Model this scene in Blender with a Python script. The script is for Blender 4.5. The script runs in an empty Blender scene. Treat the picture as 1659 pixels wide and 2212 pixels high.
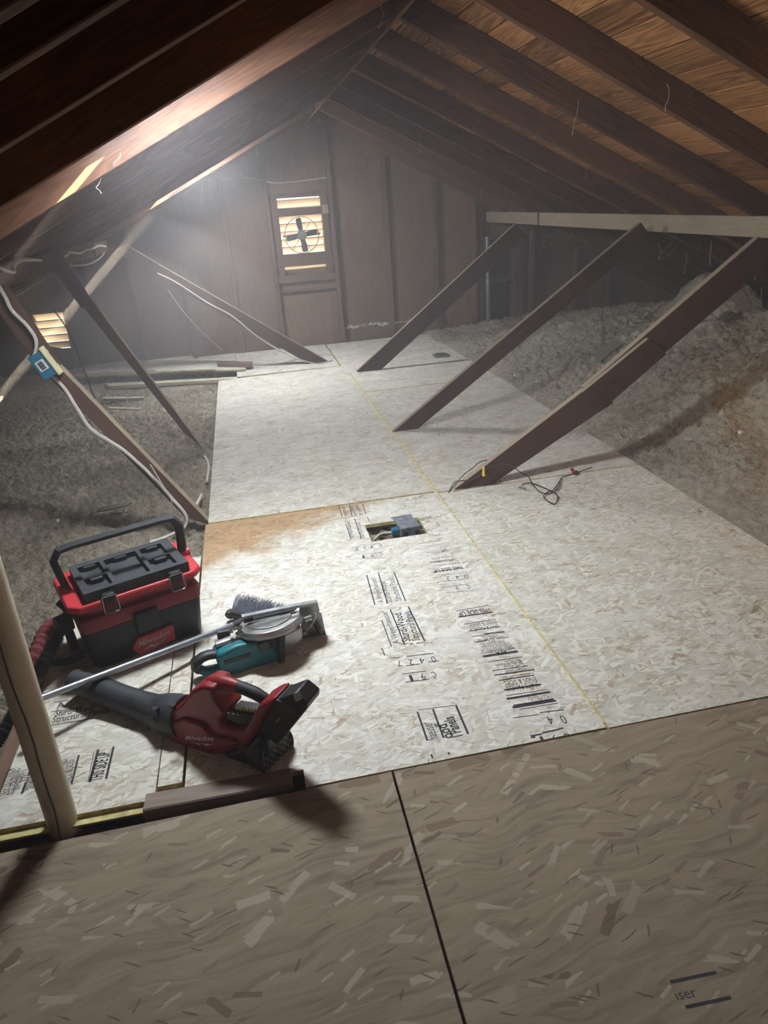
import bpy, bmesh, math, random
import numpy as np
from mathutils import Vector as V, Matrix as M, Quaternion
random.seed(7); C = bpy.context.scene.collection; S = bpy.context.scene
# ------------------------------------------------------------------ camera
IW, IH, F = 1659.0, 2212.0, 1540.0
PITCH, YAW, ROLL, HC = 0.41581752, 0.16561444, -0.07494984, 1.52
fw = V((math.sin(YAW)*math.cos(PITCH), math.cos(YAW)*math.cos(PITCH), -math.sin(PITCH)))
r0 = V((math.cos(YAW), -math.sin(YAW), 0)); u0 = r0.cross(fw)
rt = math.cos(ROLL)*r0 + math.sin(ROLL)*u0; up = -math.sin(ROLL)*r0 + math.cos(ROLL)*u0
EYE = V((0, 0, HC))
cam = bpy.data.cameras.new('camera'); co = bpy.data.objects.new('camera', cam); C.objects.link(co)
co.matrix_world = M(((rt.x, up.x, -fw.x, 0), (rt.y, up.y, -fw.y, 0), (rt.z, up.z, -fw.z, HC), (0, 0, 0, 1)))
cam.sensor_fit = 'VERTICAL'; cam.sensor_height = 36; cam.lens = F/IH*36; cam.clip_start = .02
S.camera = co
def ray(x, y): return fw*F + rt*(x-IW/2) - up*(y-IH/2)
def G(x, y, z=0.0):
    d = ray(x, y); t = (z-HC)/d.z; return V((d.x*t, d.y*t, z))
def AY(x, y, Y):
    d = ray(x, y); return EYE + d*(Y/d.y)
def AX(x, y, X):
    d = ray(x, y); return EYE + d*(X/d.x)
def AP(x, y, P, n):
    d = ray(x, y); return EYE + d*((P-EYE).dot(n)/d.dot(n))
# ------------------------------------------------------------------ light
W = bpy.data.worlds.new('sky'); S.world = W; W.use_nodes = True
W.node_tree.nodes['Background'].inputs[0].default_value = (.95, .93, .9, 1)
W.node_tree.nodes['Background'].inputs[1].default_value = 2.0
S.view_settings.view_transform = 'Standard'; S.view_settings.look = 'None'
S.view_settings.gamma = 1; S.view_settings.use_curve_mapping = False
S.view_settings.exposure = 0.38
S.cycles.adaptive_threshold = .03; S.cycles.max_bounces = 6; S.cycles.diffuse_bounces = 4; S.cycles.glossy_bounces = 3
S.cycles.volume_bounces = 0; S.cycles.transparent_max_bounces = 4
def lamp(name, kind, loc, power, color, size=.1, direction=None, size_y=None, spread=None):
    l = bpy.data.lights.new(name, kind); l.energy = power; l.color = color
    o = bpy.data.objects.new(name, l); C.objects.link(o); o.location = loc
    if kind == 'AREA':
        l.size = size
        if size_y: l.shape = 'RECTANGLE'; l.size_y = size_y
        if spread: l.spread = spread
    elif kind == 'SUN': l.angle = size
    else: l.shadow_soft_size = size
    if direction is not None:
        o.rotation_euler = V(direction).to_track_quat('-Z', 'Y').to_euler()
    return o
SUND = V((-.75, .15, -.64)).normalized()
lamp('sun', 'SUN', (0, 0, 6), 330, (1, .86, .62), math.radians(.5), SUND)
VX, VY = (-.445, -.01), ((2.66, 3.09), (6.66, 7.09))     # the two roof vents
INN = V((.42, 0, -.91))                                   # inward normal of the left slope
for (y0, y1), pw in zip(VY, (42, 48)):                    # sky light coming down through each vent
    o = lamp('roof_vent_daylight', 'AREA', (-.225, y0+.13, 1.87), pw, (.90, .965, 1), .44, None, .2)
    o.rotation_euler = (0, math.atan2(.42, .91)*-1, 0)
    lamp('roof_vent_daylight', 'POINT', (-.20, y0+.13, 1.84), pw*(.20 if y0 < 5 else .06), (.97, .96, .93), .06)
lamp('daylight_outside_fan', 'AREA', (.72, 9.3, -.05), 210, (1, .86, .66), .9, (0, -.8, .75))
lamp('daylight_outside_vent', 'AREA', (-2.1, 9.1, -.3), 110, (1, .86, .6), .5, (0, -.8, .6))
lamp('bare_bulb', 'POINT', (2.9, 2.1, 1.27), 27, (1, .72, .38), .04)
lamp('foreground_fill', 'POINT', (2.3, -.8, 1.5), 7.5, (1, .9, .76), .12)  # added fill lamp behind the camera, brightens the foreground boards
# ------------------------------------------------------------------ materials
def mat(name, col=(.5, .5, .5), rough=.6, metal=0, bump=0, bscale=80, var=0, vscale=6, spec=.5):
    m = bpy.data.materials.new(name); m.use_nodes = True; nt = m.node_tree; b = nt.nodes['Principled BSDF']
    b.inputs['Base Color'].default_value = (*col, 1); b.inputs['Roughness'].default_value = rough
    b.inputs['Metallic'].default_value = metal; b.inputs['Specular IOR Level'].default_value = spec
    tc = nt.nodes.new('ShaderNodeTexCoord')
    if var:
        n = nt.nodes.new('ShaderNodeTexNoise'); n.inputs['Scale'].default_value = vscale; n.inputs['Detail'].default_value = 5
        nt.links.new(tc.outputs['Object'], n.inputs[0])
        r = nt.nodes.new('ShaderNodeValToRGB'); nt.links.new(n.outputs[0], r.inputs[0])
        r.color_ramp.elements[0].position = .3; r.color_ramp.elements[1].position = .7
        r.color_ramp.elements[0].color = (*[max(0, c*(1-var)) for c in col], 1)
        r.color_ramp.elements[1].color = (*[min(1, c*(1+var)) for c in col], 1)
        nt.links.new(r.outputs[0], b.inputs['Base Color'])
    if bump:
        n = nt.nodes.new('ShaderNodeTexNoise'); n.inputs['Scale'].default_value = bscale; n.inputs['Detail'].default_value = 4
        nt.links.new(tc.outputs['Object'], n.inputs[0])
        bp = nt.nodes.new('ShaderNodeBump'); bp.inputs['Strength'].default_value = bump; bp.inputs['Distance'].default_value = .01
        nt.links.new(n.outputs[0], bp.inputs['Height']); nt.links.new(bp.outputs[0], b.inputs['Normal'])
    return m
class NT:
    def __init__(s, name):
        s.m = bpy.data.materials.new(name); s.m.use_nodes = True; s.t = s.m.node_tree; s.b = s.t.nodes['Principled BSDF']
    def n(s, kind, **kw):
        x = s.t.nodes.new('ShaderNode'+kind)
        for k, v in kw.items():
            if k.startswith('i_'):
                key = k[2:].replace('_', ' '); x.inputs[int(key) if key.isdigit() else key].default_value = v
            else: setattr(x, k, v)
        return x
    def l(s, a, b): s.t.links.new(a, b)
    def math(s, op, a, b=None, c=None):
        x = s.n('Math', operation=op)
        for i, v in enumerate((a, b, c)):
            if v is None: continue
            if isinstance(v, (int, float)): x.inputs[i].default_value = v
            else: s.l(v, x.inputs[i])
        return x.outputs[0]
    def ramp(s, val, pts):
        r = s.n('ValToRGB'); e = r.color_ramp.elements
        while len(e) < len(pts): e.new(.5)
        for q, (p, c) in zip(e, pts): q.position = p; q.color = (*c, 1) if len(c) == 3 else c
        s.l(val, r.inputs[0]); return r.outputs[0]
    def mix(s, f, a, b, blend='MIX'):
        x = s.n('Mix', data_type='RGBA', blend_type=blend)
        for i, v in ((0, f), (6, a), (7, b)):
            if isinstance(v, (int, float)): x.inputs[i].default_value = v
            elif isinstance(v, tuple): x.inputs[i].default_value = (*v, 1)
            else: s.l(v, x.inputs[i])
        return x.outputs[2]
    def bump(s, h, st, dist=.01):
        b = s.n('Bump', i_Strength=st, i_Distance=dist); s.l(h, b.inputs['Height']); s.l(b.outputs[0], s.b.inputs['Normal'])
def wood(name, dark, light, rough=.75, scale=1.0, vary=.24, spec=.25, bands=.5):
    """sawn lumber: grain runs along the object's own X axis"""
    t = NT(name); tc = t.n('TexCoord'); oi = t.n('ObjectInfo')
    off = t.n('VectorMath', operation='SCALE'); off.inputs[0].default_value = (7.3, 3.1, 5.7); t.l(oi.outputs['Random'], off.inputs['Scale'])
    ad = t.n('VectorMath', operation='ADD'); t.l(tc.outputs['Object'], ad.inputs[0]); t.l(off.outputs[0], ad.inputs[1])
    mp = t.n('Mapping'); mp.inputs['Scale'].default_value = (1.2*scale, 14*scale, 14*scale); t.l(ad.outputs[0], mp.inputs[0])
    n1 = t.n('TexNoise', i_Scale=1.0, i_Detail=2.0, i_Distortion=.6); t.l(mp.outputs[0], n1.inputs[0])
    w = t.math('SINE', t.math('MULTIPLY', n1.outputs[0], 70.0)); w = t.math('MULTIPLY_ADD', w, .5, .5)
    mp2 = t.n('Mapping'); mp2.inputs['Scale'].default_value = (6, 160, 160); t.l(ad.outputs[0], mp2.inputs[0])
    n2 = t.n('TexNoise', i_Scale=1.0, i_Detail=3.0); t.l(mp2.outputs[0], n2.inputs[0])
    n3 = t.n('TexNoise', i_Scale=2.3, i_Detail=3.0); t.l(ad.outputs[0], n3.inputs[0])
    v = t.math('MULTIPLY_ADD', w, bands*.5, t.math('MULTIPLY_ADD', n2.outputs[0], .5, t.math('MULTIPLY', n3.outputs[0], .5)))
    v = t.math('ADD', v, t.math('MULTIPLY_ADD', oi.outputs['Random'], vary, -vary/2))
    mid = tuple((a+b)/2 for a, b in zip(dark, light))
    c = t.ramp(v, [(.3, dark), (.6, mid), (.95, light)]); t.l(c, t.b.inputs['Base Color'])
    t.b.inputs['Roughness'].default_value = rough; t.b.inputs['Specular IOR Level'].default_value = spec
    t.bump(v, .25, .004); return t.m
def osb(name, ground, pale, tan, dark, pale_amt=.5, dusty=0.0, dirt=None, fibre=.5, scale=1.0, sliver=0.0):
    """pressed strand board: several layers of flakes lying at different angles"""
    t = NT(name); tc = t.n('TexCoord'); co_ = tc.outputs['Object']
    nb = t.n('TexNoise', i_Scale=11.0, i_Detail=3.0); t.l(co_, nb.inputs[0])
    wp = t.n('VectorMath', operation='MULTIPLY_ADD'); t.l(nb.outputs['Color'], wp.inputs[0]); wp.inputs[1].default_value = (.022, .022, 0); t.l(co_, wp.inputs[2])
    nB = t.n('TexNoise', i_Scale=3.0, i_Detail=2.0); t.l(co_, nB.inputs[0])
    wB = t.n('VectorMath', operation='MULTIPLY_ADD'); t.l(nB.outputs['Color'], wB.inputs[0]); wB.inputs[1].default_value = (.16, .16, 0); t.l(co_, wB.inputs[2])
    def mapped(src, ang, L, w_, loc=(0, 0, 0)):
        mp = t.n('Mapping', vector_type='TEXTURE'); mp.inputs['Rotation'].default_value = (0, 0, ang)
        mp.inputs['Location'].default_value = loc; mp.inputs['Scale'].default_value = (L/scale, w_/scale, 1); t.l(src, mp.inputs[0]); return mp.outputs[0]
    nf = t.n('TexNoise', i_Scale=1.0, i_Detail=5.0, i_Distortion=.8, i_Roughness=.6); t.l(mapped(wB.outputs[0], .12, .16, .022), nf.inputs[0])
    col = t.ramp(nf.outputs[0], [(.28, tuple(g*(1-.5*fibre) for g in ground)), (.5, ground), (.75, tuple(min(1, g*(1+.3*fibre)) for g in ground))])
    h = nf.outputs[0]
    nm = t.n('TexNoise', i_Scale=2.2, i_Detail=2.0); t.l(co_, nm.inputs[0])
    for k, (ang, L, w_, extra) in enumerate(((.12, .12, .034, .0), (-.75, .095, .026, .05), (.8, .10, .024, .05), (1.45, .085, .02, .12), (-.25, .07, .015, .0), (.45, .05, .010, .0))):
        vo = t.n('TexVoronoi', voronoi_dimensions='2D', distance='CHEBYCHEV', i_Scale=1.0, i_Randomness=.95)
        t.l(mapped(wp.outputs[0], ang, L, w_, (k*3.17, k*1.73, 0)), vo.inputs['Vector'])
        sp = t.n('SeparateColor'); t.l(vo.outputs['Color'], sp.inputs[0])
        fc = t.ramp(sp.outputs[0], [(0, dark), (.05, tan), (.2, tuple(g*.9 for g in ground)), (.45, ground), (.6, pale), (1, tuple(min(1, p*1.15) for p in pale))])
        inside = t.math('LESS_THAN', vo.outputs['Distance'], t.math('MULTIPLY_ADD', sp.outputs[2], .25, .2))
        thr = t.math('MULTIPLY_ADD', nm.outputs[0], -.3, 1-pale_amt+.15+extra)
        mk = t.math('MULTIPLY', t.math('GREATER_THAN', sp.outputs[1], thr), inside)
        col = t.mix(t.math('MULTIPLY', mk, .82), col, fc)
        h = t.math('MULTIPLY_ADD', t.math('MULTIPLY', mk, sp.outputs[2]), .7, h)
    # dark slivers and cracks
    for ang, L, w_, th_ in ((-.5, .045, .006, .95), (.3, .06, .005, .95), (1.2, .035, .006, .97)):
        vo = t.n('TexVoronoi', voronoi_dimensions='2D', i_Scale=1.0); t.l(mapped(wp.outputs[0], ang, L, w_), vo.inputs['Vector'])
        sp = t.n('SeparateColor'); t.l(vo.outputs['Color'], sp.inputs[0])
        mk = t.math('MULTIPLY', t.math('GREATER_THAN', sp.outputs[1], th_+sliver), t.math('LESS_THAN', vo.outputs['Distance'], .32))
        col = t.mix(t.math('MULTIPLY', mk, .8), col, dark)
    if dusty:
        nd = t.n('TexNoise', i_Scale=6.0, i_Detail=8.0, i_Roughness=.75); t.l(co_, nd.inputs[0])
        f = t.ramp(nd.outputs[0], [(.42, (0, 0, 0)), (.68, (dusty,)*3)])
        col = t.mix(f, col, (.78, .76, .71))
    if dirt:   # bare strip where no dust has settled: (y start, softness, colour, slope with x, amount)
        sx = t.n('SeparateXYZ'); t.l(co_, sx.inputs[0])
        nn = t.n('TexNoise', i_Scale=5.0, i_Detail=8.0, i_Roughness=.7); t.l(co_, nn.inputs[0])
        yy = t.math('ADD', sx.outputs['Y'], t.math('MULTIPLY_ADD', nn.outputs[0], .7, -.35))
        yy = t.math('ADD', yy, t.math('MULTIPLY', sx.outputs['X'], dirt[3]))
        f = t.n('MapRange'); f.inputs[1].default_value = dirt[0]; f.inputs[2].default_value = dirt[0]+dirt[1]; t.l(yy, f.inputs[0])
        col = t.mix(t.math('MULTIPLY', f.outputs[0], dirt[4]), col, dirt[2], 'MULTIPLY')
    t.l(col, t.b.inputs['Base Color']); t.b.inputs['Roughness'].default_value = .8; t.b.inputs['Specular IOR Level'].default_value = .2
    t.bump(h, .45, .003); return t.m
def insul(name, a, b, c):
    t = NT(name); tc = t.n('TexCoord')
    n = t.n('TexNoise', i_Scale=28.0, i_Detail=8.0, i_Roughness=.75); t.l(tc.outputs['Object'], n.inputs[0])
    n2 = t.n('TexNoise', i_Scale=1.5, i_Detail=3.0); t.l(tc.outputs['Object'], n2.inputs[0])
    v = t.math('MULTIPLY_ADD', n2.outputs[0], .4, t.math('MULTIPLY', n.outputs[0], .75))
    t.l(t.ramp(v, [(.38, a), (.58, b), (.75, c)]), t.b.inputs['Base Color'])
    t.b.inputs['Roughness'].default_value = 1; t.b.inputs['Specular IOR Level'].default_value = 0
    vo = t.n('TexVoronoi', i_Scale=70.0); t.l(tc.outputs['Object'], vo.inputs['Vector'])
    t.bump(t.math('ADD', n.outputs[0], t.math('MULTIPLY', vo.outputs['Distance'], -.5)), 1.0, .02); return t.m
RAF = wood('rafter_wood', (.045, .02, .011), (.16, .072, .036))
DUSTW = wood('dusty_wood', (.22, .17, .12), (.42, .34, .25), bands=.25)
STRW = wood('strut_wood', (.042, .021, .015), (.115, .062, .043), bands=.3)
ROOFB = wood('roof_board_wood', (.12, .05, .018), (.46, .22, .085), scale=.8, bands=.7, vary=.5)
WALLW = wood('gable_board_wood', (.11, .065, .045), (.25, .155, .105), bands=.3)
STUDW = wood('stud_wood', (.085, .05, .036), (.19, .12, .085), bands=.3)
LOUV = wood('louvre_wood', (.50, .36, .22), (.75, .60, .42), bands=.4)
JOISTW = wood('joist_wood', (.09, .05, .037), (.24, .15, .11), bands=.4)
PALEW = wood('pale_scrap_wood', (.5, .42, .3), (.75, .68, .52), bands=.4)
OSBA = osb('stamped_strand_board', (.63, .60, .52), (.75, .735, .68), (.48, .38, .27), (.30, .19, .11), .45, .8, (3.15, .2, (.66, .44, .27), -.55, .95))
OSBB = osb('pale_strand_board', (.59, .56, .475), (.72, .70, .62), (.47, .37, .26), (.28, .18, .10), .45, .6)
OSBC = osb('far_strand_board', (.56, .515, .45), (.66, .62, .55), (.46, .36, .28), (.26, .18, .13), .3, .7)
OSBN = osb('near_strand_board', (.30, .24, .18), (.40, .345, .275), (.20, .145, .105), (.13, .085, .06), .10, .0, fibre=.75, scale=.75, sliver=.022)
YEDGE = mat('yellow_board_edge', (.64, .55, .25), .8, bump=.4, var=.35, vscale=30)
INS = insul('cellulose_insulation', (.11, .09, .065), (.40, .35, .275), (.60, .54, .44))
INSR = insul('mounded_insulation', (.15, .125, .10), (.46, .41, .335), (.64, .58, .49))
BLK = mat('black_plastic', (.011, .012, .014), .45, bump=.15, bscale=300, var=.3, vscale=12)
DGREY = mat('dusty_black_plastic', (.036, .040, .048), .6, var=.45, vscale=18)
RED = mat('red_plastic', (.28, .014, .019), .42, bump=.1, bscale=400)
REDL = mat('red_rim_plastic', (.52, .035, .045), .45)
TEAL = mat('teal_plastic', (.0, .15, .19), .42, var=.25, vscale=15)
SILV = mat('cast_metal', (.52, .53, .54), .32, .85, var=.15, vscale=20)
STEEL = mat('grey_steel', (.30, .31, .31), .4, .8, var=.3, vscale=25)
ALU = mat('pole_metal', (.42, .46, .52), .3, .7, var=.15, vscale=8)
WHITE = mat('white_print', (.72, .70, .68), .6)
INK = mat('stamp_ink', (.035, .035, .05), .8)
PVC = mat('cream_pipe', (.80, .74, .60), .4, var=.12, vscale=5)
SMUDGE = mat('dark_seam', (.16, .12, .07), .7)
CABLE = mat('white_cable', (.55, .52, .47), .5)
BLUE = mat('blue_box_plastic', (.01, .13, .24), .5)
CREAM = mat('cream_plastic', (.62, .58, .36), .5)
GALV = mat('galvanised_box', (.30, .34, .40), .45, .5, var=.35, vscale=40)
DARKM = mat('dark_void', (.02, .02, .02), .9)
CLOTH = mat('maroon_knit', (.22, .04, .05), .95, bump=.8, bscale=120, var=.3)
PAPER = mat('grey_facing', (.16, .15, .12), .9)
BRIS = mat('grey_bristle', (.19, .21, .27), .45, var=.7, vscale=120)
FOAM = mat('white_foam', (.75, .72, .65), .9, bump=.5)
YEL = mat('yellow_nut', (.8, .62, .05), .5)
WIRE = mat('dark_wire', (.05, .035, .03), .6)
LEDGEW = wood('dusty_ledge_wood', (.17, .125, .10), (.36, .29, .25), bands=.3)
COB = mat('cobweb_thread', (.40, .37, .32), .9)
# ------------------------------------------------------------------ mesh helpers
class MB:
    def __init__(s): s.v = []; s.f = []; s.mi = []
    def add(s, vs, fs, mi=0):
        n = len(s.v); s.v += [tuple(v) for v in vs]; s.f += [tuple(i+n for i in f) for f in fs]; s.mi += [mi]*len(fs); return s
    def hexa(s, c, mi=0):   # 8 corners: bottom 4 ccw, top 4 ccw
        return s.add(c, [(3, 2, 1, 0), (4, 5, 6, 7), (0, 1, 5, 4), (1, 2, 6, 5), (2, 3, 7, 6), (3, 0, 4, 7)], mi)
    def box(s, lo, hi, mi=0):
        (a, b, c), (d, e, f) = lo, hi
        return s.hexa([(a, b, c), (d, b, c), (d, e, c), (a, e, c), (a, b, f), (d, b, f), (d, e, f), (a, e, f)], mi)
    def fbox(s, O, ex, ey, ez, lo, hi, mi=0):
        P = lambda x, y, z: O+ex*x+ey*y+ez*z
        (a, b, c), (d, e, f) = lo, hi
        return s.hexa([P(a, b, c), P(d, b, c), P(d, e, c), P(a, e, c), P(a, b, f), P(d, b, f), P(d, e, f), P(a, e, f)], mi)
    def prism(s, pts, d0, d1, mi=0):   # pts: 3-D loop, extruded from +d0 to +d1
        n = len(pts); vs = [p+d0 for p in pts]+[p+d1 for p in pts]
        return s.add(vs, [tuple(range(n))[::-1], tuple(range(n, 2*n))]+[(i, (i+1) % n, n+(i+1) % n, n+i) for i in range(n)], mi)
    def tube(s, path, r, seg=8, caps=True, mi=0, flat=1.0):
        path = [V(p) for p in path]; n = len(path); rs = r if isinstance(r, (list, tuple)) else [r]*n
        ref = V((0, 0, 1)); prev = None; rings = []
        for i, p in enumerate(path):
            t = (path[min(i+1, n-1)]-path[max(i-1, 0)]).normalized()
            if prev is None:
                a = ref if abs(t.dot(ref)) < .9 else V((1, 0, 0)); a = (a-t*a.dot(t)).normalized()
            else: a = (prev-t*prev.dot(t)).normalized()
            prev = a; b = t.cross(a)
            rings.append([p+a*(rs[i]*math.cos(k*2*math.pi/seg))+b*(rs[i]*flat*math.sin(k*2*math.pi/seg)) for k in range(seg)])
        fs = [(i*seg+k, i*seg+(k+1) % seg, (i+1)*seg+(k+1) % seg, (i+1)*seg+k) for i in range(n-1) for k in range(seg)]
        if caps: fs += [tuple(range(seg))[::-1], tuple((n-1)*seg+k for k in range(seg))]
        return s.add([v for g in rings for v in g], fs, mi)
    def disc(s, c, nrm, r, h, seg=24, mi=0):
        nrm = V(nrm).normalized(); return s.tube([V(c)-nrm*h/2, V(c)+nrm*h/2], r, seg, True, mi)
    def ring(s, c, nrm, r, w, seg=32, k=6):
        nrm = V(nrm).normalized(); a = nrm.orthogonal().normalized(); b = nrm.cross(a); vs = []; fs = []
        for i in range(seg):
            d = a*math.cos(2*math.pi*i/seg)+b*math.sin(2*math.pi*i/seg)
            for j in range(k): vs.append(V(c)+d*(r+w*math.cos(2*math.pi*j/k))+nrm*(w*math.sin(2*math.pi*j/k)))
        for i in range(seg):
            for j in range(k): fs.append((i*k+j, i*k+(j+1) % k, ((i+1) % seg)*k+(j+1) % k, ((i+1) % seg)*k+j))
        return s.add(vs, fs)
def link(o, parent=None):
    C.objects.link(o)
    if parent is not None: o.parent = parent
    return o
WLD = {}
def obj(name, mb, m, parent=None, bevel=0, smooth=False, base=None, seg=2, kind=None, label=None, ang=35):
    """a mesh object from world-space vertices; its origin is its parent's base or the given base"""
    off = WLD.get(parent.name, V((0, 0, 0))) if parent is not None else (V(base) if base is not None else V((0, 0, 0)))
    me = bpy.data.meshes.new(name); me.from_pydata([(v[0]-off.x, v[1]-off.y, v[2]-off.z) for v in mb.v], [], mb.f)
    ms = m if isinstance(m, (list, tuple)) else [m]
    for q in ms: me.materials.append(q)
    if len(ms) > 1: me.polygons.foreach_set('material_index', mb.mi)
    bm = bmesh.new(); bm.from_mesh(me); bmesh.ops.recalc_face_normals(bm, faces=bm.faces); bm.to_mesh(me); bm.free()
    if smooth: me.shade_smooth(); me.set_sharp_from_angle(angle=math.radians(ang))
    o = bpy.data.objects.new(name, me); link(o, parent)
    if parent is None: o.location = off; WLD[o.name] = off
    else: WLD[o.name] = off
    if bevel:
        b = o.modifiers.new('bevel', 'BEVEL'); b.width = bevel; b.segments = seg; b.limit_method = 'ANGLE'; b.angle_limit = math.radians(28)
        if seg > 1: me.shade_smooth(); me.set_sharp_from_angle(angle=math.radians(50))
    if kind: o['kind'] = kind
    if label: o['label'] = label
    return o
def thing(name, label, cat, loc, group=None):
    o = bpy.data.objects.new(name, None); o.empty_display_size = .05; C.objects.link(o); o.location = loc; WLD[o.name] = V(loc)
    o['label'] = label; o['category'] = cat
    if group: o['group'] = group
    return o
def tag(o, label, cat, group=None, kind=None):
    o['label'] = label; o['category'] = cat
    if group: o['group'] = group
    if kind: o['kind'] = kind
    return o
def struct(name, loc=(0, 0, 0)):
    o = bpy.data.objects.new(name, None); o.empty_display_size = .1; C.objects.link(o); o.location = loc; WLD[o.name] = V(loc); o['kind'] = 'structure'; return o
BOXES = {}
def beam(name, p0, p1, h, w, m, parent=None, upv=V((0, 0, 1)), bevel=.003):
    """sawn board: length p0-p1, height h along upv, width w; own X axis = grain"""
    p0, p1 = V(p0), V(p1); x = (p1-p0); L = x.length; x.normalize(); z = (upv-x*upv.dot(x)).normalized(); y = z.cross(x)
    mb = MB().box((-L/2, -w/2, -h/2), (L/2, w/2, h/2))
    o = obj(name, mb, m, None, bevel, seg=1); c = (p0+p1)/2
    mw = M(((x.x, y.x, z.x, c.x), (x.y, y.y, z.y, c.y), (x.z, y.z, z.z, c.z), (0, 0, 0, 1)))
    if parent is not None:
        o.parent = parent; o.matrix_local = M.Translation(-WLD[parent.name]) @ mw
    else: o.matrix_local = mw
    WLD[o.name] = V((0, 0, 0)); return o
def smoothpath(pts, n=6):
    pts = [V(p) for p in pts]; out = []
    for i in range(len(pts)-1):
        a, b, c, d = pts[max(i-1, 0)], pts[i], pts[i+1], pts[min(i+2, len(pts)-1)]
        for k in range(n):
            t = k/n; out.append(.5*((2*b)+(c-a)*t+(2*a-5*b+4*c-d)*t*t+(3*b-a-3*c+d)*t**3))
    return out+[pts[-1]]
# numpy lattice noise
def _h(ix, iy, s):
    n = (ix.astype(np.int64)*374761393+iy.astype(np.int64)*668265263+s*974711) & 0x7fffffff
    n = (n ^ (n >> 13))*1274126177 & 0x7fffffff
    return ((n ^ (n >> 16)) & 0xffff)/65535.0
def noise(x, y, s=0):
    ix, iy = np.floor(x), np.floor(y); fx, fy = x-ix, y-iy; fx = fx*fx*(3-2*fx); fy = fy*fy*(3-2*fy)
    a, b, c, d = _h(ix, iy, s), _h(ix+1, iy, s), _h(ix, iy+1, s), _h(ix+1, iy+1, s)
    return (a*(1-fx)+b*fx)*(1-fy)+(c*(1-fx)+d*fx)*fy-.5
def grid_mesh(name, X, Y, Z, m, label, parent=None, cat=None, keep=None):
    ny, nx = X.shape; vs = np.stack([X, Y, Z], -1).reshape(-1, 3)
    i = np.arange(ny*nx).reshape(ny, nx); q = np.stack([i[:-1, :-1], i[:-1, 1:], i[1:, 1:], i[1:, :-1]], -1).reshape(-1, 4)
    if keep is not None:
        kk = (keep[:-1, :-1] & keep[1:, 1:]).reshape(-1); q = q[kk]
    me = bpy.data.meshes.new(name); me.vertices.add(len(vs)); me.vertices.foreach_set('co', vs.ravel())
    me.loops.add(q.size); me.loops.foreach_set('vertex_index', q.ravel()); me.polygons.add(len(q))
    me.polygons.foreach_set('loop_start', np.arange(len(q))*4); me.polygons.foreach_set('loop_total', np.full(len(q), 4))
    me.update(); me.validate(); me.materials.append(m); me.shade_smooth()
    o = bpy.data.objects.new(name, me); link(o, parent); o['kind'] = 'stuff'
    if label: o['label'] = label
    if cat: o['category'] = cat
    return o
# ================================================================== SETTING
RX = .86; YB = 8.42
zb = lambda x: 2.27-(.5*(x-RX) if x > RX else .46*(RX-x))      # rafter undersides
zs = lambda x: zb(x)+.13                                      # underside of roof boards
# ---- floor
floor = struct('floor')
TH = .018
def panel(x0, x1, y0, y1, m, zt=0.0, hole=None, th=TH, em=None, name='floor_panel', parent=floor, skew=(0, 0, 0, 0)):
    mb = MB()
    def lay(xa, xb, ya, yb):
        mb.box((xa, ya, zt-th), (xb, yb, zt), 0)
    if hole:
        hx0, hx1, hy0, hy1 = hole
        lay(x0, -.022, 1.645, y1); lay(-.022, hx0, y0, y1); lay(hx1, x1, y0, y1); lay(hx0, hx1, y0, hy0); lay(hx0, hx1, hy1, y1)
    else:
        mb.hexa([(x0, y0+skew[0], zt-th), (x1, y0+skew[1], zt-th), (x1, y1+skew[2], zt-th), (x0, y1+skew[3], zt-th), (x0, y0+skew[0], zt), (x1, y0+skew[1], zt), (x1, y1+skew[2], zt), (x0, y1+skew[3], zt)])
    o = obj(name, mb, [m, em or YEDGE], parent)
    for p in o.data.polygons: p.material_index = 0 if abs(p.normal.z) > .5 else 1
    return o
pA = panel(-.365, .897, 1.574, 3.56, OSBA, hole=(.442, .722, 3.068, 3.268))
panel(-.35, .889, 3.572, 5.925, OSBC, .003)
panel(-.35, .882, 5.932, 7.03, OSBC, .002, skew=(0, 0, .06, 0))
panel(-.17, .85, 7.11, 8.36, OSBC, 0)
panel(.905, 2.105, 1.570, 3.545, OSBB)
panel(.905, 2.105, 3.556, 5.93, OSBC)
panel(.90, 2.09, 5.94, 6.68, OSBC, .002)
panel(.865, 2.08, 6.69, 8.34, OSBC)
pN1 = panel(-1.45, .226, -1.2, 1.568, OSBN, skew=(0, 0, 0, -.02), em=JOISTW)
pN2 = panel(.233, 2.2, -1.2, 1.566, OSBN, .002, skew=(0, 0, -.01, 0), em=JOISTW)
pS1 = panel(-.90, -.447, 1.64, 2.8, OSBB, .002)
panel(-.444, -.374, 1.69, 3.19, OSBB, -.001)
tn = MB(); tn.box((.886, 1.6, -.012), (.912, 8.3, -.004)); obj('panel_tongue', tn, YEDGE, floor)
tn = MB(); tn.box((-.90, 1.612, -.019), (-.447, 1.645, -.012)); obj('panel_tongue', tn, YEDGE, floor)
ledge = lambda a, b, h=.04, w=.05, m=JOISTW, bev=.004, n='joist': beam(n, a, b, h, w, m, floor, bevel=bev)
ledge(G(314, 1746, -.022), G(632, 1688, -.022), .05, .065, LEDGEW)
ledge(G(625, 1680, -.035)+V((0,0.01,0)), G(664, 1676, -.035)+V((0,0.01,0)), .03, .03)
ledge((-1.3, 1.60, -.09), (-.5, 1.597, -.09), .09, .04)
ledge((-.5, 1.59, -.11), (2.2, 1.59, -.11), .12, .04)
ledge(G(5, 1812, -.035)+V((-.12, 0, 0)), G(45, 1800, -.035), .045, .05)
ledge((-.925, 1.2, -.05), (-.935, 2.86, -.06), .1, .05)
for y in (2.0, 2.75, 3.17, 4.2, 4.9, 5.6, 6.3, 6.9, 7.6): ledge((-3.8, y, -.14), (5.0, y, -.14), .09, .04)
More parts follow.
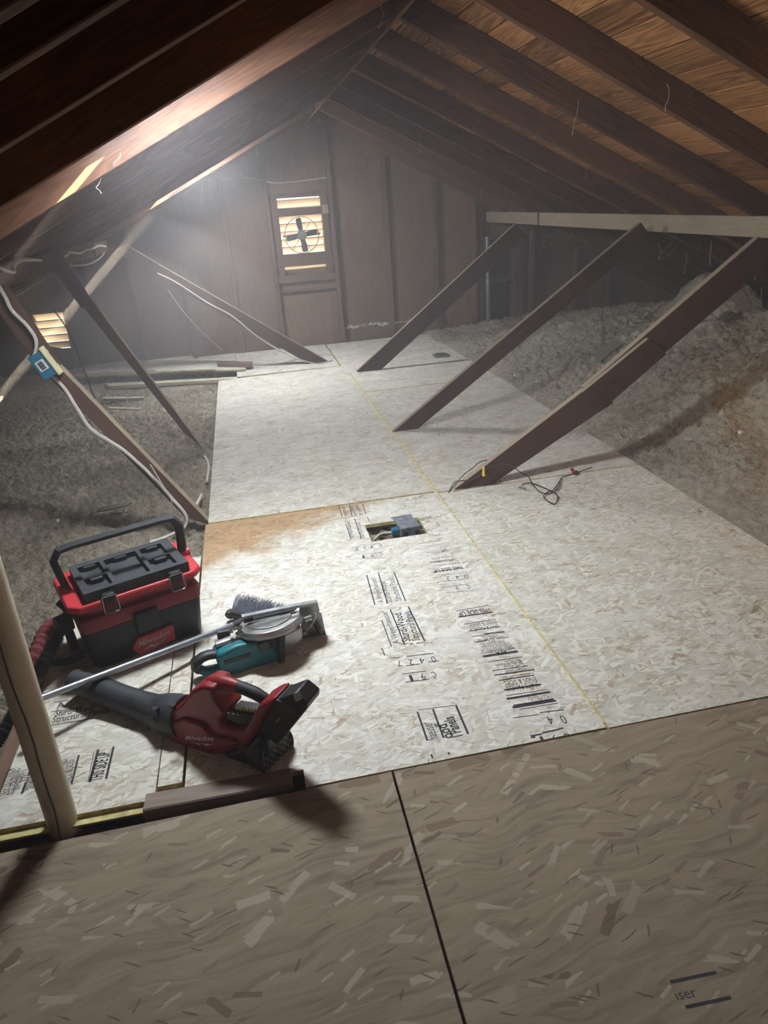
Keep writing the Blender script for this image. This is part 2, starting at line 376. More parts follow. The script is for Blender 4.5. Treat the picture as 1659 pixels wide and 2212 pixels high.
mb = MB().box((-4.4, -1.6, -.24), (5.6, 8.6, -.2)); obj('subfloor', mb, mat('plaster_back', (.12, .1, .08), .9), floor)
# ---- ceiling: rafters, ridge board, roof boards
ceil = struct('ceiling')
RY = [.463+.667*k for k in range(-3, 12)]
YR0, YR1 = -1.55, 8.5
for y in RY:
    y += .02
    for side, sl, xe in ((1, .5, 5.3), (-1, .46, 4.75)):
        x0 = RX+side*.012; x1 = RX+side*xe*.97
        nrm = V((side*sl, 0, 1)).normalized(); hh = .13*nrm.z
        a = V((x0, y, zb(x0)+.065)); b = V((x1, y, zb(x1)+.065))
        beam('rafter', a, b, hh, .042, RAF, ceil, upv=nrm, bevel=.002)
beam('ridge_board', (RX, YR0, 2.325), (RX, YR1, 2.325), .15, .022, RAF, ceil)
beam('sister_board', (-2.6, 1.285-.0, zb(-2.6)+.045), (-.12, 1.285, zb(-.12)+.045), .12, .036, RAF, ceil, upv=V((-.46, 0, 1)))
BWX = .145
for side, sl, n in ((1, .5, 32), (-1, .46, 33)):
    for k in range(n):
        xa, xb = RX+side*BWX*k, RX+side*BWX*(k+1)
        xm = (xa+xb)/2; nrm = V((side*sl, 0, 1)).normalized(); wid = BWX/nrm.z-.007
        if side == -1 and k in (6, 7, 8): segs = [(YR0, VY[0][0]), (VY[0][1], VY[1][0]), (VY[1][1], YR1)]
        else:
            j = random.choice([None, 1, 2, 3]); segs = [(YR0, YR1)] if j is None else [(YR0, RY[j*3+1]+.02), (RY[j*3+1]+.023, YR1)]
        for s0, s1 in segs:
            c0 = V((xm, s0, zs(xm)))+nrm*(.01+random.uniform(0, .0025)); c1 = c0.copy(); c1.y = s1
            beam('roof_board', c0, c1, .02, wid, ROOFB, ceil, upv=nrm, bevel=.002)
# felt layer above the boards, open at the vents
mb = MB()
def felt(xa, xb, ya, yb):
    o_ = .035; mb.hexa([(xa, ya, zs(xa)+o_), (xb, ya, zs(xb)+o_), (xb, yb, zs(xb)+o_), (xa, yb, zs(xa)+o_)]+[(xa, ya, zs(xa)+o_+.01), (xb, ya, zs(xb)+o_+.01), (xb, yb, zs(xb)+o_+.01), (xa, yb, zs(xa)+o_+.01)])
felt(RX, RX+5.2, -2, 9.0); felt(-4.2, VX[0], -2, 9.0); felt(VX[1], RX, -2, 9.0)
for a, b in ((-2, VY[0][0]), (VY[0][1], VY[1][0]), (VY[1][1], 9.0)): felt(VX[0], VX[1], a, b)
obj('roof_felt', mb, DARKM, ceil)
for y0, y1 in VY:      # unseen vent hood, shaped to pass only a slot of sun at its far edge
    mb = MB(); q = lambda x, dz: zs(x)+dz
    for xa, xb, ya, yb, h0, h1 in ((VX[0]-.03, VX[1]+.03, y0-.03, y1-.115, .06, .065),):
        mb.hexa([(xa, ya, q(xa, h0)), (xb, ya, q(xb, h0)), (xb, yb, q(xb, h0)), (xa, yb, q(xa, h0)), (xa, ya, q(xa, h1)), (xb, ya, q(xb, h1)), (xb, yb, q(xb, h1)), (xa, yb, q(xa, h1))])
    obj('vent_sun_hood', mb, GALV, ceil)
    sl = (-.318, -.235) if y0 < 5 else (-.38, -.20)
    for xa, xb in ((VX[0]-.02, sl[0]), (sl[1], VX[1]+.02)):  # unseen plates added in the opening to narrow the sun beam
        ya, yb = y1-.115, y1+.02
        mb = MB().hexa([(xa, ya, q(xa, 0)), (xb, ya, q(xb, 0)), (xb, yb, q(xb, 0)), (xa, yb, q(xa, 0)), (xa, ya, q(xa, .003)), (xb, ya, q(xb, .003)), (xb, yb, q(xb, .003)), (xa, yb, q(xa, .003))])
        obj('sun_mask_plate', mb, GALV, ceil)
# ---- gable wall
wb_ = struct('wall_back')
def wallpiece(x0, x1, z0, z1, name='wall_board', y=YB, th=.018, m=WALLW):
    """upright board whose top follows the roof when z1 is None"""
    za = zs(x0)+.04 if z1 is None else z1; zc = zs(x1)+.04 if z1 is None else z1
    if min(za, zc) <= z0: return
    pts = [V((x0, y, z0)), V((x1, y, z0)), V((x1, y, zc))]
    if x0 < RX < x1 and z1 is None: pts.append(V((RX, y, zs(RX)+.04)))
    pts.append(V((x0, y, za)))
    o = obj(name, MB(), m, wb_); bpy.data.objects.remove(o)
    L = MB().prism(pts, V((0, 0, 0)), V((0, th, 0))); L.v = [(p[2], -p[0], p[1]) for p in L.v]
    o = obj(name, L, m, None); o.parent = wb_; o.rotation_euler = (0, -math.pi/2, 0)
    # own X = world Z so the grain stands upright
    o.matrix_local = M(((0, -1, 0, 0), (0, 0, 1, 0), (1, 0, 0, 0), (0, 0, 0, 1)))
    return o
LW = (.47, .97, .79, 1.58); VW = (-2.24, -1.93, .18, .62); DW = (2.86, 3.13, .02, .98)
xs_ = [-4.0, -3.4, -2.84, VW[0], VW[1], -1.7, -1.15, -.62, -.08, LW[0], LW[1], 1.66, 2.215, DW[0], DW[1], 3.6, 4.2, 4.8, 5.6]
for a, b in zip(xs_, xs_[1:]):
    for op in (LW, VW, DW):
        if abs(a-op[0]) < 1e-6:
            wallpiece(a, b, -.2, op[2]); wallpiece(a, b, op[3], None); break
    else: wallpiece(a+.001, b-.001, -.2, None)
for sx, w, dep in ((-3.4, .04, .08), (-2.84, .04, .08), (-2.28, .04, .08), (-1.89, .04, .08), (-1.62, .04, .08), (-1.15, .04, .08), (-.62, .04, .08), (-.08, .04, .08), (.385, .045, .08), (1.07, .045, .085),
                   (1.665, .06, .06), (2.225, .05, .06), (2.69, .035, .08), (2.76, .06, .05), (3.22, .10, .07), (3.38, .06, .09), (3.95, .05, .06), (4.4, .05, .06)):
    beam('stud', (sx, YB-dep/2, -.18), (sx, YB-dep/2, zb(sx)+.05), w, dep, STUDW, wb_, upv=V((1, 0, 0)))
for x0, x1, z, h in ((.40, 1.06, .745, .07), (.40, 1.06, .62, .02), (-2.26, -1.91, .65, .05), (2.80, 3.19, .535, .06), (2.78, 3.2, 1.0, .05)):
    beam('wall_rail', (x0, YB-.03, z), (x1, YB-.03, z), h, .05, STUDW, wb_)
for sx, (a, b) in ((.46, (.78, 1.6)), (1.0, (.78, 1.6))): beam('wall_rail', (sx, YB-.02, a), (sx, YB-.02, b), .07, .03, STUDW, wb_, upv=V((1, 0, 0)))
beam('wall_rail', (.43, YB-.025, 1.437), (1.03, YB-.025, 1.43), .075, .03, STUDW, wb_)
beam('wall_rail', (.43, YB-.025, .945), (1.05, YB-.025, .94), .13, .03, STUDW, wb_)
beam('wall_rail', (.43, YB-.025, 1.60), (1.03, YB-.025, 1.595), .05, .03, STUDW, wb_)
beam('wall_rail', AY(78, 752, YB-.03)+V((-.1, 0, .03)), AY(160, 768, YB-.03)+V((0, 0, .01)), .09, .03, STUDW, wb_)
# bottom band of old limewash along the wall
mb = MB(); rr = random.Random(3)
for k in range(70):
    px = 748+rr.random()*90 if k < 52 else 852+rr.random()*35
    p = AY(px, 706-(px-748)*.09+rr.uniform(-3, 3), YB-.002); w = rr.uniform(.004, .03); h = rr.uniform(.004, .018) * (2.2 if rr.random() < .2 else 1)
    mb.prism([p+V((-w, 0, 0)), p+V((-w*.3, 0, -h)), p+V((w*.6, 0, -h*.7)), p+V((w, 0, 0)), p+V((w*.3, 0, h*.4))], V((0, 0, 0)), V((0, .003, 0)))
obj('limewash_splash', mb, FOAM, wb_, kind='stuff')
def louvre(n, x0, x1, z0, z1, pitch):
    w = struct('window_%d' % n, ((x0+x1)/2, YB, z0)); k = 0; z = z0-.028
    while z < z1-.01:
        q = beam('louvre_slat', (x0-.01, YB+.075, z+pitch*.42), (x1+.01, YB+.075, z+pitch*.42), .012, pitch*1.62, LOUV, w, upv=V((0, .62, .78))); z += pitch
    mb = MB(); mb.box((x0-.03, YB+.018, z0-.02), (x0-.008, YB+.15, z1+.02)); mb.box((x1+.008, YB+.018, z0-.02), (x1+.03, YB+.15, z1+.02))
    mb.box((x0-.03, YB+.018, z1+.01), (x1+.03, YB+.15, z1+.03)); mb.box((x0-.03, YB+.018, z0-.03), (x1+.03, YB+.15, z0-.01))
    obj('window_frame', mb, STUDW, w); return w
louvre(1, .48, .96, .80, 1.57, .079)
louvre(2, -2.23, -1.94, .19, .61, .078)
w3 = struct('window_3', (3.0, YB, .1)); mb = MB().box((2.8, YB+.2, -.1), (3.2, YB+.22, 1.1)); mb.box((2.8, YB+.018, -.1), (2.82, YB+.2, 1.1)); mb.box((3.18, YB+.018, -.1), (3.2, YB+.2, 1.1)); mb.box((2.8, YB+.018, 1.08), (3.2, YB+.2, 1.1)); mb.box((2.8, YB+.018, -.12), (3.2, YB+.2, -.1))
obj('window_recess', mb, mat('grey_recess', (.05, .055, .055), .8), w3)
# closing walls the photo looks away from
mb = MB(); mb.box((-4.4, -1.62, -.2), (5.7, -1.58, 2.6)); o = obj('wall_front', mb, WALLW); o['kind'] = 'structure'
mb = MB(); mb.box((-4.15, -1.6, -.22), (-4.1, 8.6, .35)); o = obj('wall_left', mb, RAF); o['kind'] = 'structure'
mb = MB(); mb.box((5.5, -1.6, -.22), (5.55, 8.6, .35)); o = obj('wall_right', mb, RAF); o['kind'] = 'structure'
# ================================================================== INSULATION
def fluff(X, Y, s, amp=1.0):
    w = .04*noise(X*9, Y*9, s+9); X2 = X+w; Y2 = Y+.04*noise(X*9, Y*9, s+11)
    b = lambda f, k: np.abs(noise(X2*f, Y2*f, s+k))*2
    return amp*(.05*noise(X*2.1, Y*2.1, s)+.03*noise(X*5, Y*5, s+1)+.02*noise(X2*12, Y2*12, s+2)-.030*(b(19, 3)-.4)-.018*(b(33, 6)-.4)+.034*noise(X2*42, Y2*42, s+4)+.014*noise(X*80, Y*80, s+5))
ys = np.concatenate([np.arange(1.45, 4.6, .0115), np.arange(4.6, 8.45, .017)])
xs = np.arange(-4.1, -.34, .0125); X, Y = np.meshgrid(xs, ys)
Z = -.075+fluff(X, Y, 21, 1.3)+.10*np.clip((-1.6-X)/2.4, 0, 1)+.03*np.exp(-((Y-4.1)/.5)**2)*np.clip((-.9-X), 0, 1)
Z = np.where(X > -.95, Z-.03*np.clip((2.9-Y)/.3, 0, 1), Z)
Z = np.where((X > -.93) & (Y < 2.82), -.13, Z); Z -= .10*np.clip((2.35-Y)/.25, 0, 1)*(X < -.93)
Z = np.where((X > -1.9) & (Y > 7.0), np.minimum(Z, -.06), Z)
# a crack where an old board edge shows
Z -= .07*np.exp(-((Y-2.62-.1*(X+1.4))/.035)**2)*(X < -1.0)*(X > -2.2)
grid_mesh('loose_insulation', X, Y, Z, INS, 'lumpy grey loose-fill insulation filling the joists left of the boards', cat='insulation')
ys = np.concatenate([np.arange(1.2, 4.8, .013), np.arange(4.8, 8.45, .018)])
xs = np.arange(2.03, 5.5, .0135); X, Y = np.meshgrid(xs, ys)
prof = np.interp(X, [2.03, 2.10, 2.25, 2.6, 3.0, 3.35, 3.7, 4.1, 5.5], [-.05, -.02, .035, .17, .36, .49, .53, .47, .40])
yf = np.interp(Y, [1.2, 3.0, 4.6, 6.0, 6.8, 7.6, 8.4], [.75, .85, 1.0, .88, .58, .30, .15])
Z = prof*yf+fluff(X, Y, 50, 1.0)*np.clip((X-2.0)*3, .25, 1)
Z += .26*np.exp(-(((X-3.75)/.22)**4+((Y-5.35)/.34)**4))+.22*np.exp(-(((X-3.9)/.16)**4+((Y-4.55)/.18)**4))
Z += .09*np.exp(-(((X-2.9)/.35)**2+((Y-4.0)/.4)**2))-.10*np.exp(-(((X-2.75-(Y-3.3)*.3)/.14)**2))*np.exp(-((Y-3.4)/.8)**2)
Z += .07*np.exp(-(((X-2.15)/.2)**2+((Y-8.1)/.25)**2))
Z = np.minimum(Z, 2.40-.5*(X-RX)-.02)
grid_mesh('loose_insulation', X, Y, Z, INSR, 'high grey mound of blown insulation banked up right of the boards', cat='insulation')
xs = np.arange(.40, .76, .006); ys = np.arange(3.02, 3.31, .006); X, Y = np.meshgrid(xs, ys)
grid_mesh('loose_insulation', X, Y, -.075+fluff(X, Y, 70, .7), INS, 'grey insulation seen down in the square floor cut-out', cat='insulation')
# ================================================================== PURLINS AND STRUTS
t = thing('purlin', 'long dusty pale timber carrying the right rafters, resting on three struts', 'beam', (2.85, 4, 1.17))
beam('timber', (2.85, -.5, 1.225), (2.85, 6.83, 1.225), .11, .045, DUSTW, t)
beam('timber', (2.87, 6.93, 1.225), (2.86, 8.40, 1.225), .11, .045, DUSTW, t)
t = thing('purlin', 'dark timber under the left rafters with white cable draped over it', 'beam', (-1.16, 5, 1.24))
beam('timber', (-1.16, 1.0, 1.29), (-1.16, 6.5, 1.29), .11, .045, STRW, t)
beam('timber', (-1.16, 6.55, 1.285), (-1.16, 8.38, 1.285), .10, .045, STRW, t)
def strut2(t, Y, e0, e1, w=.04, name='timber', m=STRW):
    """board in the plane of Y; e0 / e1: (upper edge px, lower edge px) pairs at its two ends"""
    a0, b0 = AY(*e0[0], Y), AY(*e0[1], Y); a1, b1 = AY(*e1[0], Y), AY(*e1[1], Y)
    mb = MB().prism([a0, b0, b1, a1], V((0, 0, 0)), V((0, w, 0)))
    x = ((a1+b1)/2-(a0+b0)/2).normalized(); z = V((0, 1, 0)).cross(x); y = V((0, 1, 0)); z = x.cross(y); c = (a0+b1)/2
    R = M(((x.x, y.x, z.x, c.x), (x.y, y.y, z.y, c.y), (x.z, y.z, z.z, c.z), (0, 0, 0, 1)))
    Ri = R.inverted(); mb.v = [tuple(Ri @ V(v)) for v in mb.v]
    o = obj(name, mb, [m, DUSTW], None, .002, seg=1)
    for p in o.data.polygons:
        nw = R.to_3x3() @ p.normal
        p.material_index = 1 if nw.z > .4 and abs(nw.y) < .3 else 0
    o.parent = t; o.matrix_local = M.Translation(-WLD[t.name]) @ R; WLD[o.name] = V((0, 0, 0)); return o
t = thing('strut', 'nearest right brace, spliced with a dark board half way up', 'brace', G(1000, 1055)); Y = 3.56
strut2(t, Y, ((973, 1064), (1055, 1052)), ((1290, 822), (1325, 870)), .045)
strut2(t, Y+.001, ((1262, 838), (1300, 878)), ((1640, 512), (1690, 548)), .045)
strut2(t, Y-.035, ((1258, 848), (1298, 888)), ((1402, 731), (1440, 765)), .034, 'splice_board')
t = thing('strut', 'middle right brace with a round notch in its lower edge', 'brace', G(870, 930)); Y = 4.74
strut2(t, Y, ((848, 934), (898, 930)), ((1385, 480), (1405, 510)), .045)
mb = MB().disc(AY(1137, 716, Y-.001), (0, 1, 0), .018, .004, 16); obj('notch', mb, DARKM, t)
t = thing('strut', 'farthest right brace with a pale dusty top edge', 'brace', G(790, 802)); Y = 6.72
strut2(t, Y, ((770, 803), (822, 800)), ((1113, 484), (1140, 508)), .045)
t = thing('strut', 'nearest left brace with white cable and a blue box on it', 'brace', G(440, 1140, -.05)); Y = 3.6
strut2(t, Y, ((462, 1138), (400, 1118)), ((128, 792), (92, 800)), .06)
strut2(t, Y+.001, ((128, 792), (88, 800)), ((10, 618), (-30, 640)), .06)
t = thing('strut', 'dark left brace behind the one with the blue box', 'brace', G(420, 965, -.05)); Y = 5.1
strut2(t, Y, ((438, 968), (400, 938)), ((200, 650), (155, 632)), .05)
strut2(t, Y-.02, ((207, 668), (175, 665)), ((125, 538), (96, 556)), .045)
t = thing('strut', 'far left brace leaning away from the centre seam into the haze', 'brace', G(700, 790)); Y = 7.36
strut2(t, Y, ((724, 789), (672, 789)), ((345, 572), (322, 588)), .05)
strut2(t, Y+.002, ((345, 572), (322, 588)), ((270, 527), (250, 545)), .05)
def cable(name, pts, r, m, label, cat='cable', seg=6, n=6, group=None):
    o = obj(name, MB().tube(smoothpath(pts, n), r, seg), m, None, smooth=True, base=pts[0], ang=60)
    return tag(o, label, cat, group)
A = lambda x, y: AY(x, y, 3.585)
cable('electric_cable', [A(-20, 590), A(10, 640), A(25, 670), A(55, 700), A(75, 728), A(78, 750), A(72, 772)], .009, CABLE, 'white cable curving down into the top of the blue box')
cable('electric_cable', [A(112, 812), A(140, 840), A(165, 880), A(195, 925), A(240, 955), A(270, 975), A(320, 1020), A(370, 1075), A(403, 1112)-V((0, .02, 0)), A(398, 1135)-V((0, .03, 0)), G(370, 1155, -.02), G(335, 1170, -.03)], .009, CABLE, 'white cable stapled down the nearest left brace below the blue box')
cable('electric_cable', [A(325, 1000)-V((0,.02,0)), A(350, 1040)-V((0,.03,0)), A(372, 1080)-V((0,.03,0)), A(355, 1120), G(340, 1135, -.02)], .003, CABLE, 'thin grey wire hanging beside the nearest left brace foot')
B = lambda x, y: AY(x, y, 4.6)
cable('electric_cable', [AY(-10, 575, 3.9), AY(27, 589, 4.0), AY(30, 575, 4.05), AY(48, 562, 4.2), AY(88, 562, 4.6)], .010, CABLE, 'wavy white cable on the near end of the left purlin')
cable('electric_cable', [AY(90, 553, 5.0), AY(115, 545, 5.2)], .008, CABLE, 'short bit of white cable above the dark left brace')
cable('electric_cable', [AY(125, 551, 5.2), AY(140, 554, 5.4), AY(150, 545, 5.6), AY(172, 547, 5.9), AY(185, 540, 6.1), AY(200, 537, 6.3), AY(215, 531, 6.5), AY(228, 533, 6.7)], .010, CABLE, 'wavy white cable along the far part of the left purlin')
cable('electric_cable', [AY(145, 574, 5.3), AY(190, 571, 5.9), AY(215, 558, 6.4), AY(226, 545, 6.7)], .005, CABLE, 'thin grey cable sagging below the left purlin')
cable('electric_cable', [AY(118, 672, 3.9), AY(150, 720, 4.0), AY(182, 800, 4.1), AY(215, 880, 4.2), AY(262, 925, 4.6)], .003, WIRE, 'thin dark wire hanging past the louvred gable vent')
cable('electric_cable', [AY(362, 625, 7.9), AY(395, 672, 7.9), AY(430, 710, 8.0), AY(480, 757, 8.2)], .004, CABLE, 'thin pale wire drooping from the far left brace to the stacked boards')
cable('electric_cable', [AY(340, 590, 7.3), AY(380, 610, 7.3), AY(450, 655, 7.3), AY(500, 682, 7.3), AY(560, 730, 7.3), AY(620, 765, 7.3), G(680, 785, .02), G(718, 778, .02)], .006, CABLE, 'grey cable running along the underside of the far left brace')
cable('electric_cable', [G(540, 790, .03), G(600, 785, .03), G(660, 772, .03), G(700, 765, .05), G(722, 768, .02)], .006, CABLE, 'grey cable lying on the floor boards behind the far left brace')
cable('electric_cable', [AY(470, 388, 8.36), AY(530, 383, 8.36), AY(590, 395, 8.36), AY(640, 392, 8.36), AY(705, 384, 8.36)], .006, CABLE, 'thin pale cable strung across the gable wall above the fan')
# tape marks on the braces
# ================================================================== BLUE BOX
P = A(95, 795); n = V((0, -1, 0)); ex = (A(128, 792)-A(88, 740)).normalized(); ey = V((0, 1, 0)); ez = ex.cross(ey); ez = ez if ez.z > 0 else -ez
t = thing('junction_box', 'blue plastic electrical box with a white label on the nearest left brace', 'box', P)
Pc = A(98, 787)
mb = MB().fbox(Pc, ex, ey, ez, (-.062, -.055, -.035), (.058, .0, .035)); obj('body', mb, BLUE, t, .004)
mb = MB().fbox(Pc, ex, ey, ez, (-.075, -.06, .035), (.068, .0, .048)); obj('cover_plate', mb, CREAM, t, .003, label='cream cover plate')
mb = MB(); mb.fbox(Pc, ex, ey, ez, (-.03, -.0565, -.02), (.018, -.0552, .022)); lb = obj('label_sticker', mb, WHITE, t)
mb = MB()
for k in range(9): mb.fbox(Pc, ex, ey, ez, (-.026+k*.0043, -.0575, -.012), (-.0235+k*.0043+.0009*(k % 3), -.0566, .013))
o = obj('printed_marking', mb, INK, t)
for k in (-.045, .03): obj('screw', MB().fbox(Pc, ex, ey, ez, (k-.006, -.03, .048), (k+.006, -.02, .056)), CREAM, t)
# ================================================================== EXHAUST FAN
FC = AY(652, 508, 8.36); t = thing('exhaust_fan', 'four-bladed exhaust fan in a wire ring before the bright louvres', 'fan', FC)
obj('guard_ring', MB().ring(FC, (0, 1, 0), .185, .0045, 40), STEEL, t, smooth=True)
mb = MB().disc(FC, (0, 1, 0), .052, .07, 20); hub = obj('motor', mb, STEEL, t, smooth=True)
mb = MB()
for k in range(12):
    a = k*math.pi/6; d = V((math.cos(a), 0, math.sin(a))); mb.fbox(FC+V((0, -.037, 0)), d, V((0, 1, 0)), d.cross(V((0, 1, 0))), (.012, -.004, -.003), (.05, 0, .003))
obj('cooling_fin', mb, SILV, t)
for k in range(4):
    a = math.radians(97+90*k); d = V((math.cos(a), 0, math.sin(a))); s_ = V((0, 1, 0)).cross(d); s_ = (s_+V((0, .45, 0))).normalized(); nn = d.cross(s_)
    mb = MB().prism([FC+d*.04-s_*.022, FC+d*.09-s_*.034, FC+d*.165-s_*.036, FC+d*.175-s_*.02, FC+d*.175+s_*.025, FC+d*.16+s_*.034, FC+d*.04+s_*.026], -nn*.0015, nn*.0015)
    obj('blade', mb, DGREY, t)
for ang in (50, 232, -64): 
    a = math.radians(ang); d = V((math.cos(a), 0, math.sin(a))); obj('support_rod', MB().tube([FC+d*.05+V((0, .01, 0)), FC+d*.185], .003, 6), STEEL, t)
for dx in (-.185, .185): obj('mounting_tab', MB().box((FC.x+dx-.02, FC.y+.0, FC.z-.012), (FC.x+dx+.02, FC.y+.02, FC.z+.012)), SILV, t)
p = AY(703, 452, 8.34); tag(obj('outlet_box', MB().box((p.x-.03, p.y-.03, p.z-.045), (p.x+.03, p.y+.03, p.z+.045)), DUSTW, None, .003, base=p), 'small beige box on the stud right of the fan louvres', 'box')
p = AY(1054, 610, 8.30); tag(obj('flue_pipe', MB().tube([V((p.x, p.y, -.1)), V((p.x, p.y, 1.02))], .03, 14), STEEL, None, smooth=True, base=(p.x, p.y, -.1)), 'grey upright pipe beside the dark recess in the gable wall', 'pipe')
# ================================================================== STACKED BOARDS far left
def plank(pxs, z0, z1, m, label, edge=YEDGE, name='board_offcut', cat='board'):
    c = [G(*p, z1) for p in pxs]; base = sum(c, V((0, 0, 0)))/4; base.z = z0
    mb = MB().prism([V((q.x, q.y, z0)) for q in c], V((0, 0, 0)), V((0, 0, z1-z0)))
    o = obj(name, mb, [m, edge], None, base=base)
    for p_ in o.data.polygons: p_.material_index = 0 if abs(p_.normal.z) > .6 else 1
    return tag(o, label, cat)
plank([(225, 828), (525, 813), (528, 817), (235, 834)], -.05, -.02, PALEW, 'narrow pale lumber strip in front of the board stack', PALEW)
plank([(130, 815), (536, 800), (536, 785), (150, 783)], -.036, -.015, OSBC, 'lowest strand board sheet of the far left stack')
plank([(135, 811), (533, 797), (533, 783), (155, 780)], -.012, .010, OSBC, 'large sheet lying just above the lowest one in the far left stack')
plank([(150, 812), (530, 797), (530, 787), (170, 778)], .010, .026, OSBC, 'third sheet up in the far left stack, under the narrower one')
plank([(172, 808), (460, 793), (466, 781), (190, 776)], .026, .040, OSBC, 'narrower sheet on top of the far left stack')
plank([(335, 803), (466, 797), (466, 779), (345, 779)], .040, .054, OSBC, 'small square offcut topmost on the far left stack')
plank([(295, 779), (415, 777), (416, 766), (300, 762)], .0, .02, OSBC, 'small offcut behind the far left stack')
plank([(290, 776), (510, 779), (510, 756), (310, 757)], -.03, -.004, OSBC, 'wide strand board sheet at the back by the gable wall')
plank([(470, 786), (543, 787), (545, 781), (468, 780)], .03, .06, JOISTW, 'short grey lumber end sticking out right of the stack', JOISTW)
plank([(222, 858), (310, 856), (310, 859), (222, 862)], -.05, -.035, PALEW, 'thin wooden lath lying on the left insulation', PALEW)
plank([(235, 878), (305, 881), (300, 884), (235, 882)], -.05, -.04, PALEW, 'thinner lath half buried in the left insulation', PALEW)
# ================================================================== PIPE
pb = AY(143, 1790, 1.64); PX, PY = -.700, 1.64; R_ = .0405
t = thing('standing_pipe', 'cream plastic pipe standing upright in the floor gap at left', 'pipe', (PX, PY, -.18))
PT = lambda z: V((PX+(z+.05)*.018, PY, z))
obj('pipe', MB().tube([PT(-.18), PT(.5), PT(1.0), PT(zs(PX)-.01)], R_, 40), PVC, t, smooth=True)
mb = MB(); d0 = (EYE-V((PX, PY, .5))); d0.z = 0; d0.normalize(); sd = V((0, 0, 1)).cross(d0)
prevp = None; pts = []
rr = random.Random(5)
for k in range(48):
    z = -.16+k*.045; a = -.42+.10*math.sin(z*7)+.05*math.sin(z*23)+rr.uniform(-.02, .02)+.15*(z/1.6)
    d = d0*math.cos(a)+sd*math.sin(a) ; pts.append(PT(z)+d*(R_-.0012))
obj('seam', MB().tube(pts, .0032, 6), SMUDGE, t, smooth=True)
# ================================================================== WET/DRY VACUUM
O = V((-.724, 2.331, .002)); a = math.radians(22); ex = V((math.cos(a), math.sin(a), 0)); ey = V((-math.sin(a), math.cos(a), 0)); ez = V((0, 0, 1))
L3 = lambda x, y, z: O+ex*x+ey*y+ez*z
t = thing('shop_vacuum', 'red and black box vacuum with a carry handle up', 'vacuum cleaner', O)
def frus(b, tp, z0, z1, ch=0):
    def loop(r, z):
        x0, x1, y0, y1 = r
        if not ch: return [L3(x0, y0, z), L3(x1, y0, z), L3(x1, y1, z), L3(x0, y1, z)]
        c = ch; return [L3(*q, z) for q in ((x0+c, y0), (x1-c, y0), (x1, y0+c), (x1, y1-c), (x1-c, y1), (x0+c, y1), (x0, y1-c), (x0, y0+c))]
    A_, B_ = loop(b, z0), loop(tp, z1); n = len(A_)
    return MB().add(A_+B_, [tuple(range(n))[::-1], tuple(range(n, 2*n))]+[(i, (i+1) % n, n+(i+1) % n, n+i) for i in range(n)])
tank = obj('tank', frus((.01, .42, .01, .27), (-.005, .435, -.008, .285), 0, .165, .02), BLK, t, .006)
obj('body_shell', frus((-.008, .437, -.010, .287), (-.012, .437, -.012, .287), .162, .222, .018), RED, t, .006)
obj('neck', frus((.0, .43, .005, .28), (-.01, .43, -.02, .275), .222, .282, .03), RED, t, .005)
rim = obj('rim', frus((-.035, .452, -.05, .285), (-.03, .447, -.045, .28), .272, .296, .035), REDL, t, .005)
# lid with recessed pockets
gx = [.03, .055, .135, .15, .27, .285, .37, .405]; gy = [-.03, -.008, .085, .10, .20, .235]; zt, zp = .333, .315
mb = MB(); mb.fbox(O, ex, ey, ez, (.03, -.03, .294), (.405, .235, .312))
pock = {(1, 1), (1, 3), (3, 1), (3, 2), (3, 3), (5, 1), (5, 3)}
for i in range(7):
    for j in range(5):
        if (i, j) not in pock: mb.fbox(O, ex, ey, ez, (gx[i], gy[j], .311), (gx[i+1], gy[j+1], zt))
lid = obj('lid', mb, DGREY, t, .0)
for x, y in ((.075, .07), (.31, .07), (.19, .19), (.075, .19), (.31, .19)): obj('lid_rib', MB().fbox(O, ex, ey, ez, (x, y, .313), (x+.045, y+.02, .330)), DGREY, t, .002)
hp = [L3(.0, .12, .285), L3(-.012, .12, .35), L3(-.022, .12, .42), L3(.002, .12, .455), L3(.05, .12, .46), L3(.37, .12, .46), L3(.415, .12, .455), L3(.435, .12, .42), L3(.432, .12, .35), L3(.425, .12, .285)]
obj('carry_handle', MB().tube(hp, .0145, 6, flat=1.3), DGREY, t, smooth=True, ang=25)
for x in (-.015, .438): obj('handle_hinge', MB().disc(L3(x, .12, .30), ex, .02, .03, 12), REDL, t, smooth=True)
for x in (.105, .345):
    lt = obj('latch', MB().fbox(O, ex, ey, ez, (x-.022, -.056, .245), (x+.022, -.03, .318)), BLK, t, .004)
    w_ = [L3(x-.024, -.058, .312), L3(x-.026, -.062, .255), L3(x-.02, -.062, .248), L3(x+.02, -.062, .248), L3(x+.026, -.062, .255), L3(x+.024, -.058, .312), L3(x-.024, -.058, .312)]
    obj('wire_loop', MB().tube(w_, .0018, 6, False), SILV, lt, label='bright wire loop')
    mb = MB()
    for k in range(5): mb.fbox(O, ex, ey, ez, (x-.016+k*.007, -.060, .262), (x-.012+k*.007, -.055, .285))
    obj('latch_rib', mb, RED, lt)
obj('front_block', MB().fbox(O, ex, ey, ez, (.175, -.028, .105), (.262, .02, .192)), BLK, t, .006)
bd = [L3(.145, -.013, .05), L3(.168, -.014, .085), L3(.305, -.014, .092), L3(.302, -.012, .028), L3(.165, -.012, .012)]
badge = obj('badge', MB().prism(bd, -ey*.004, ey*.01), REDL, t)
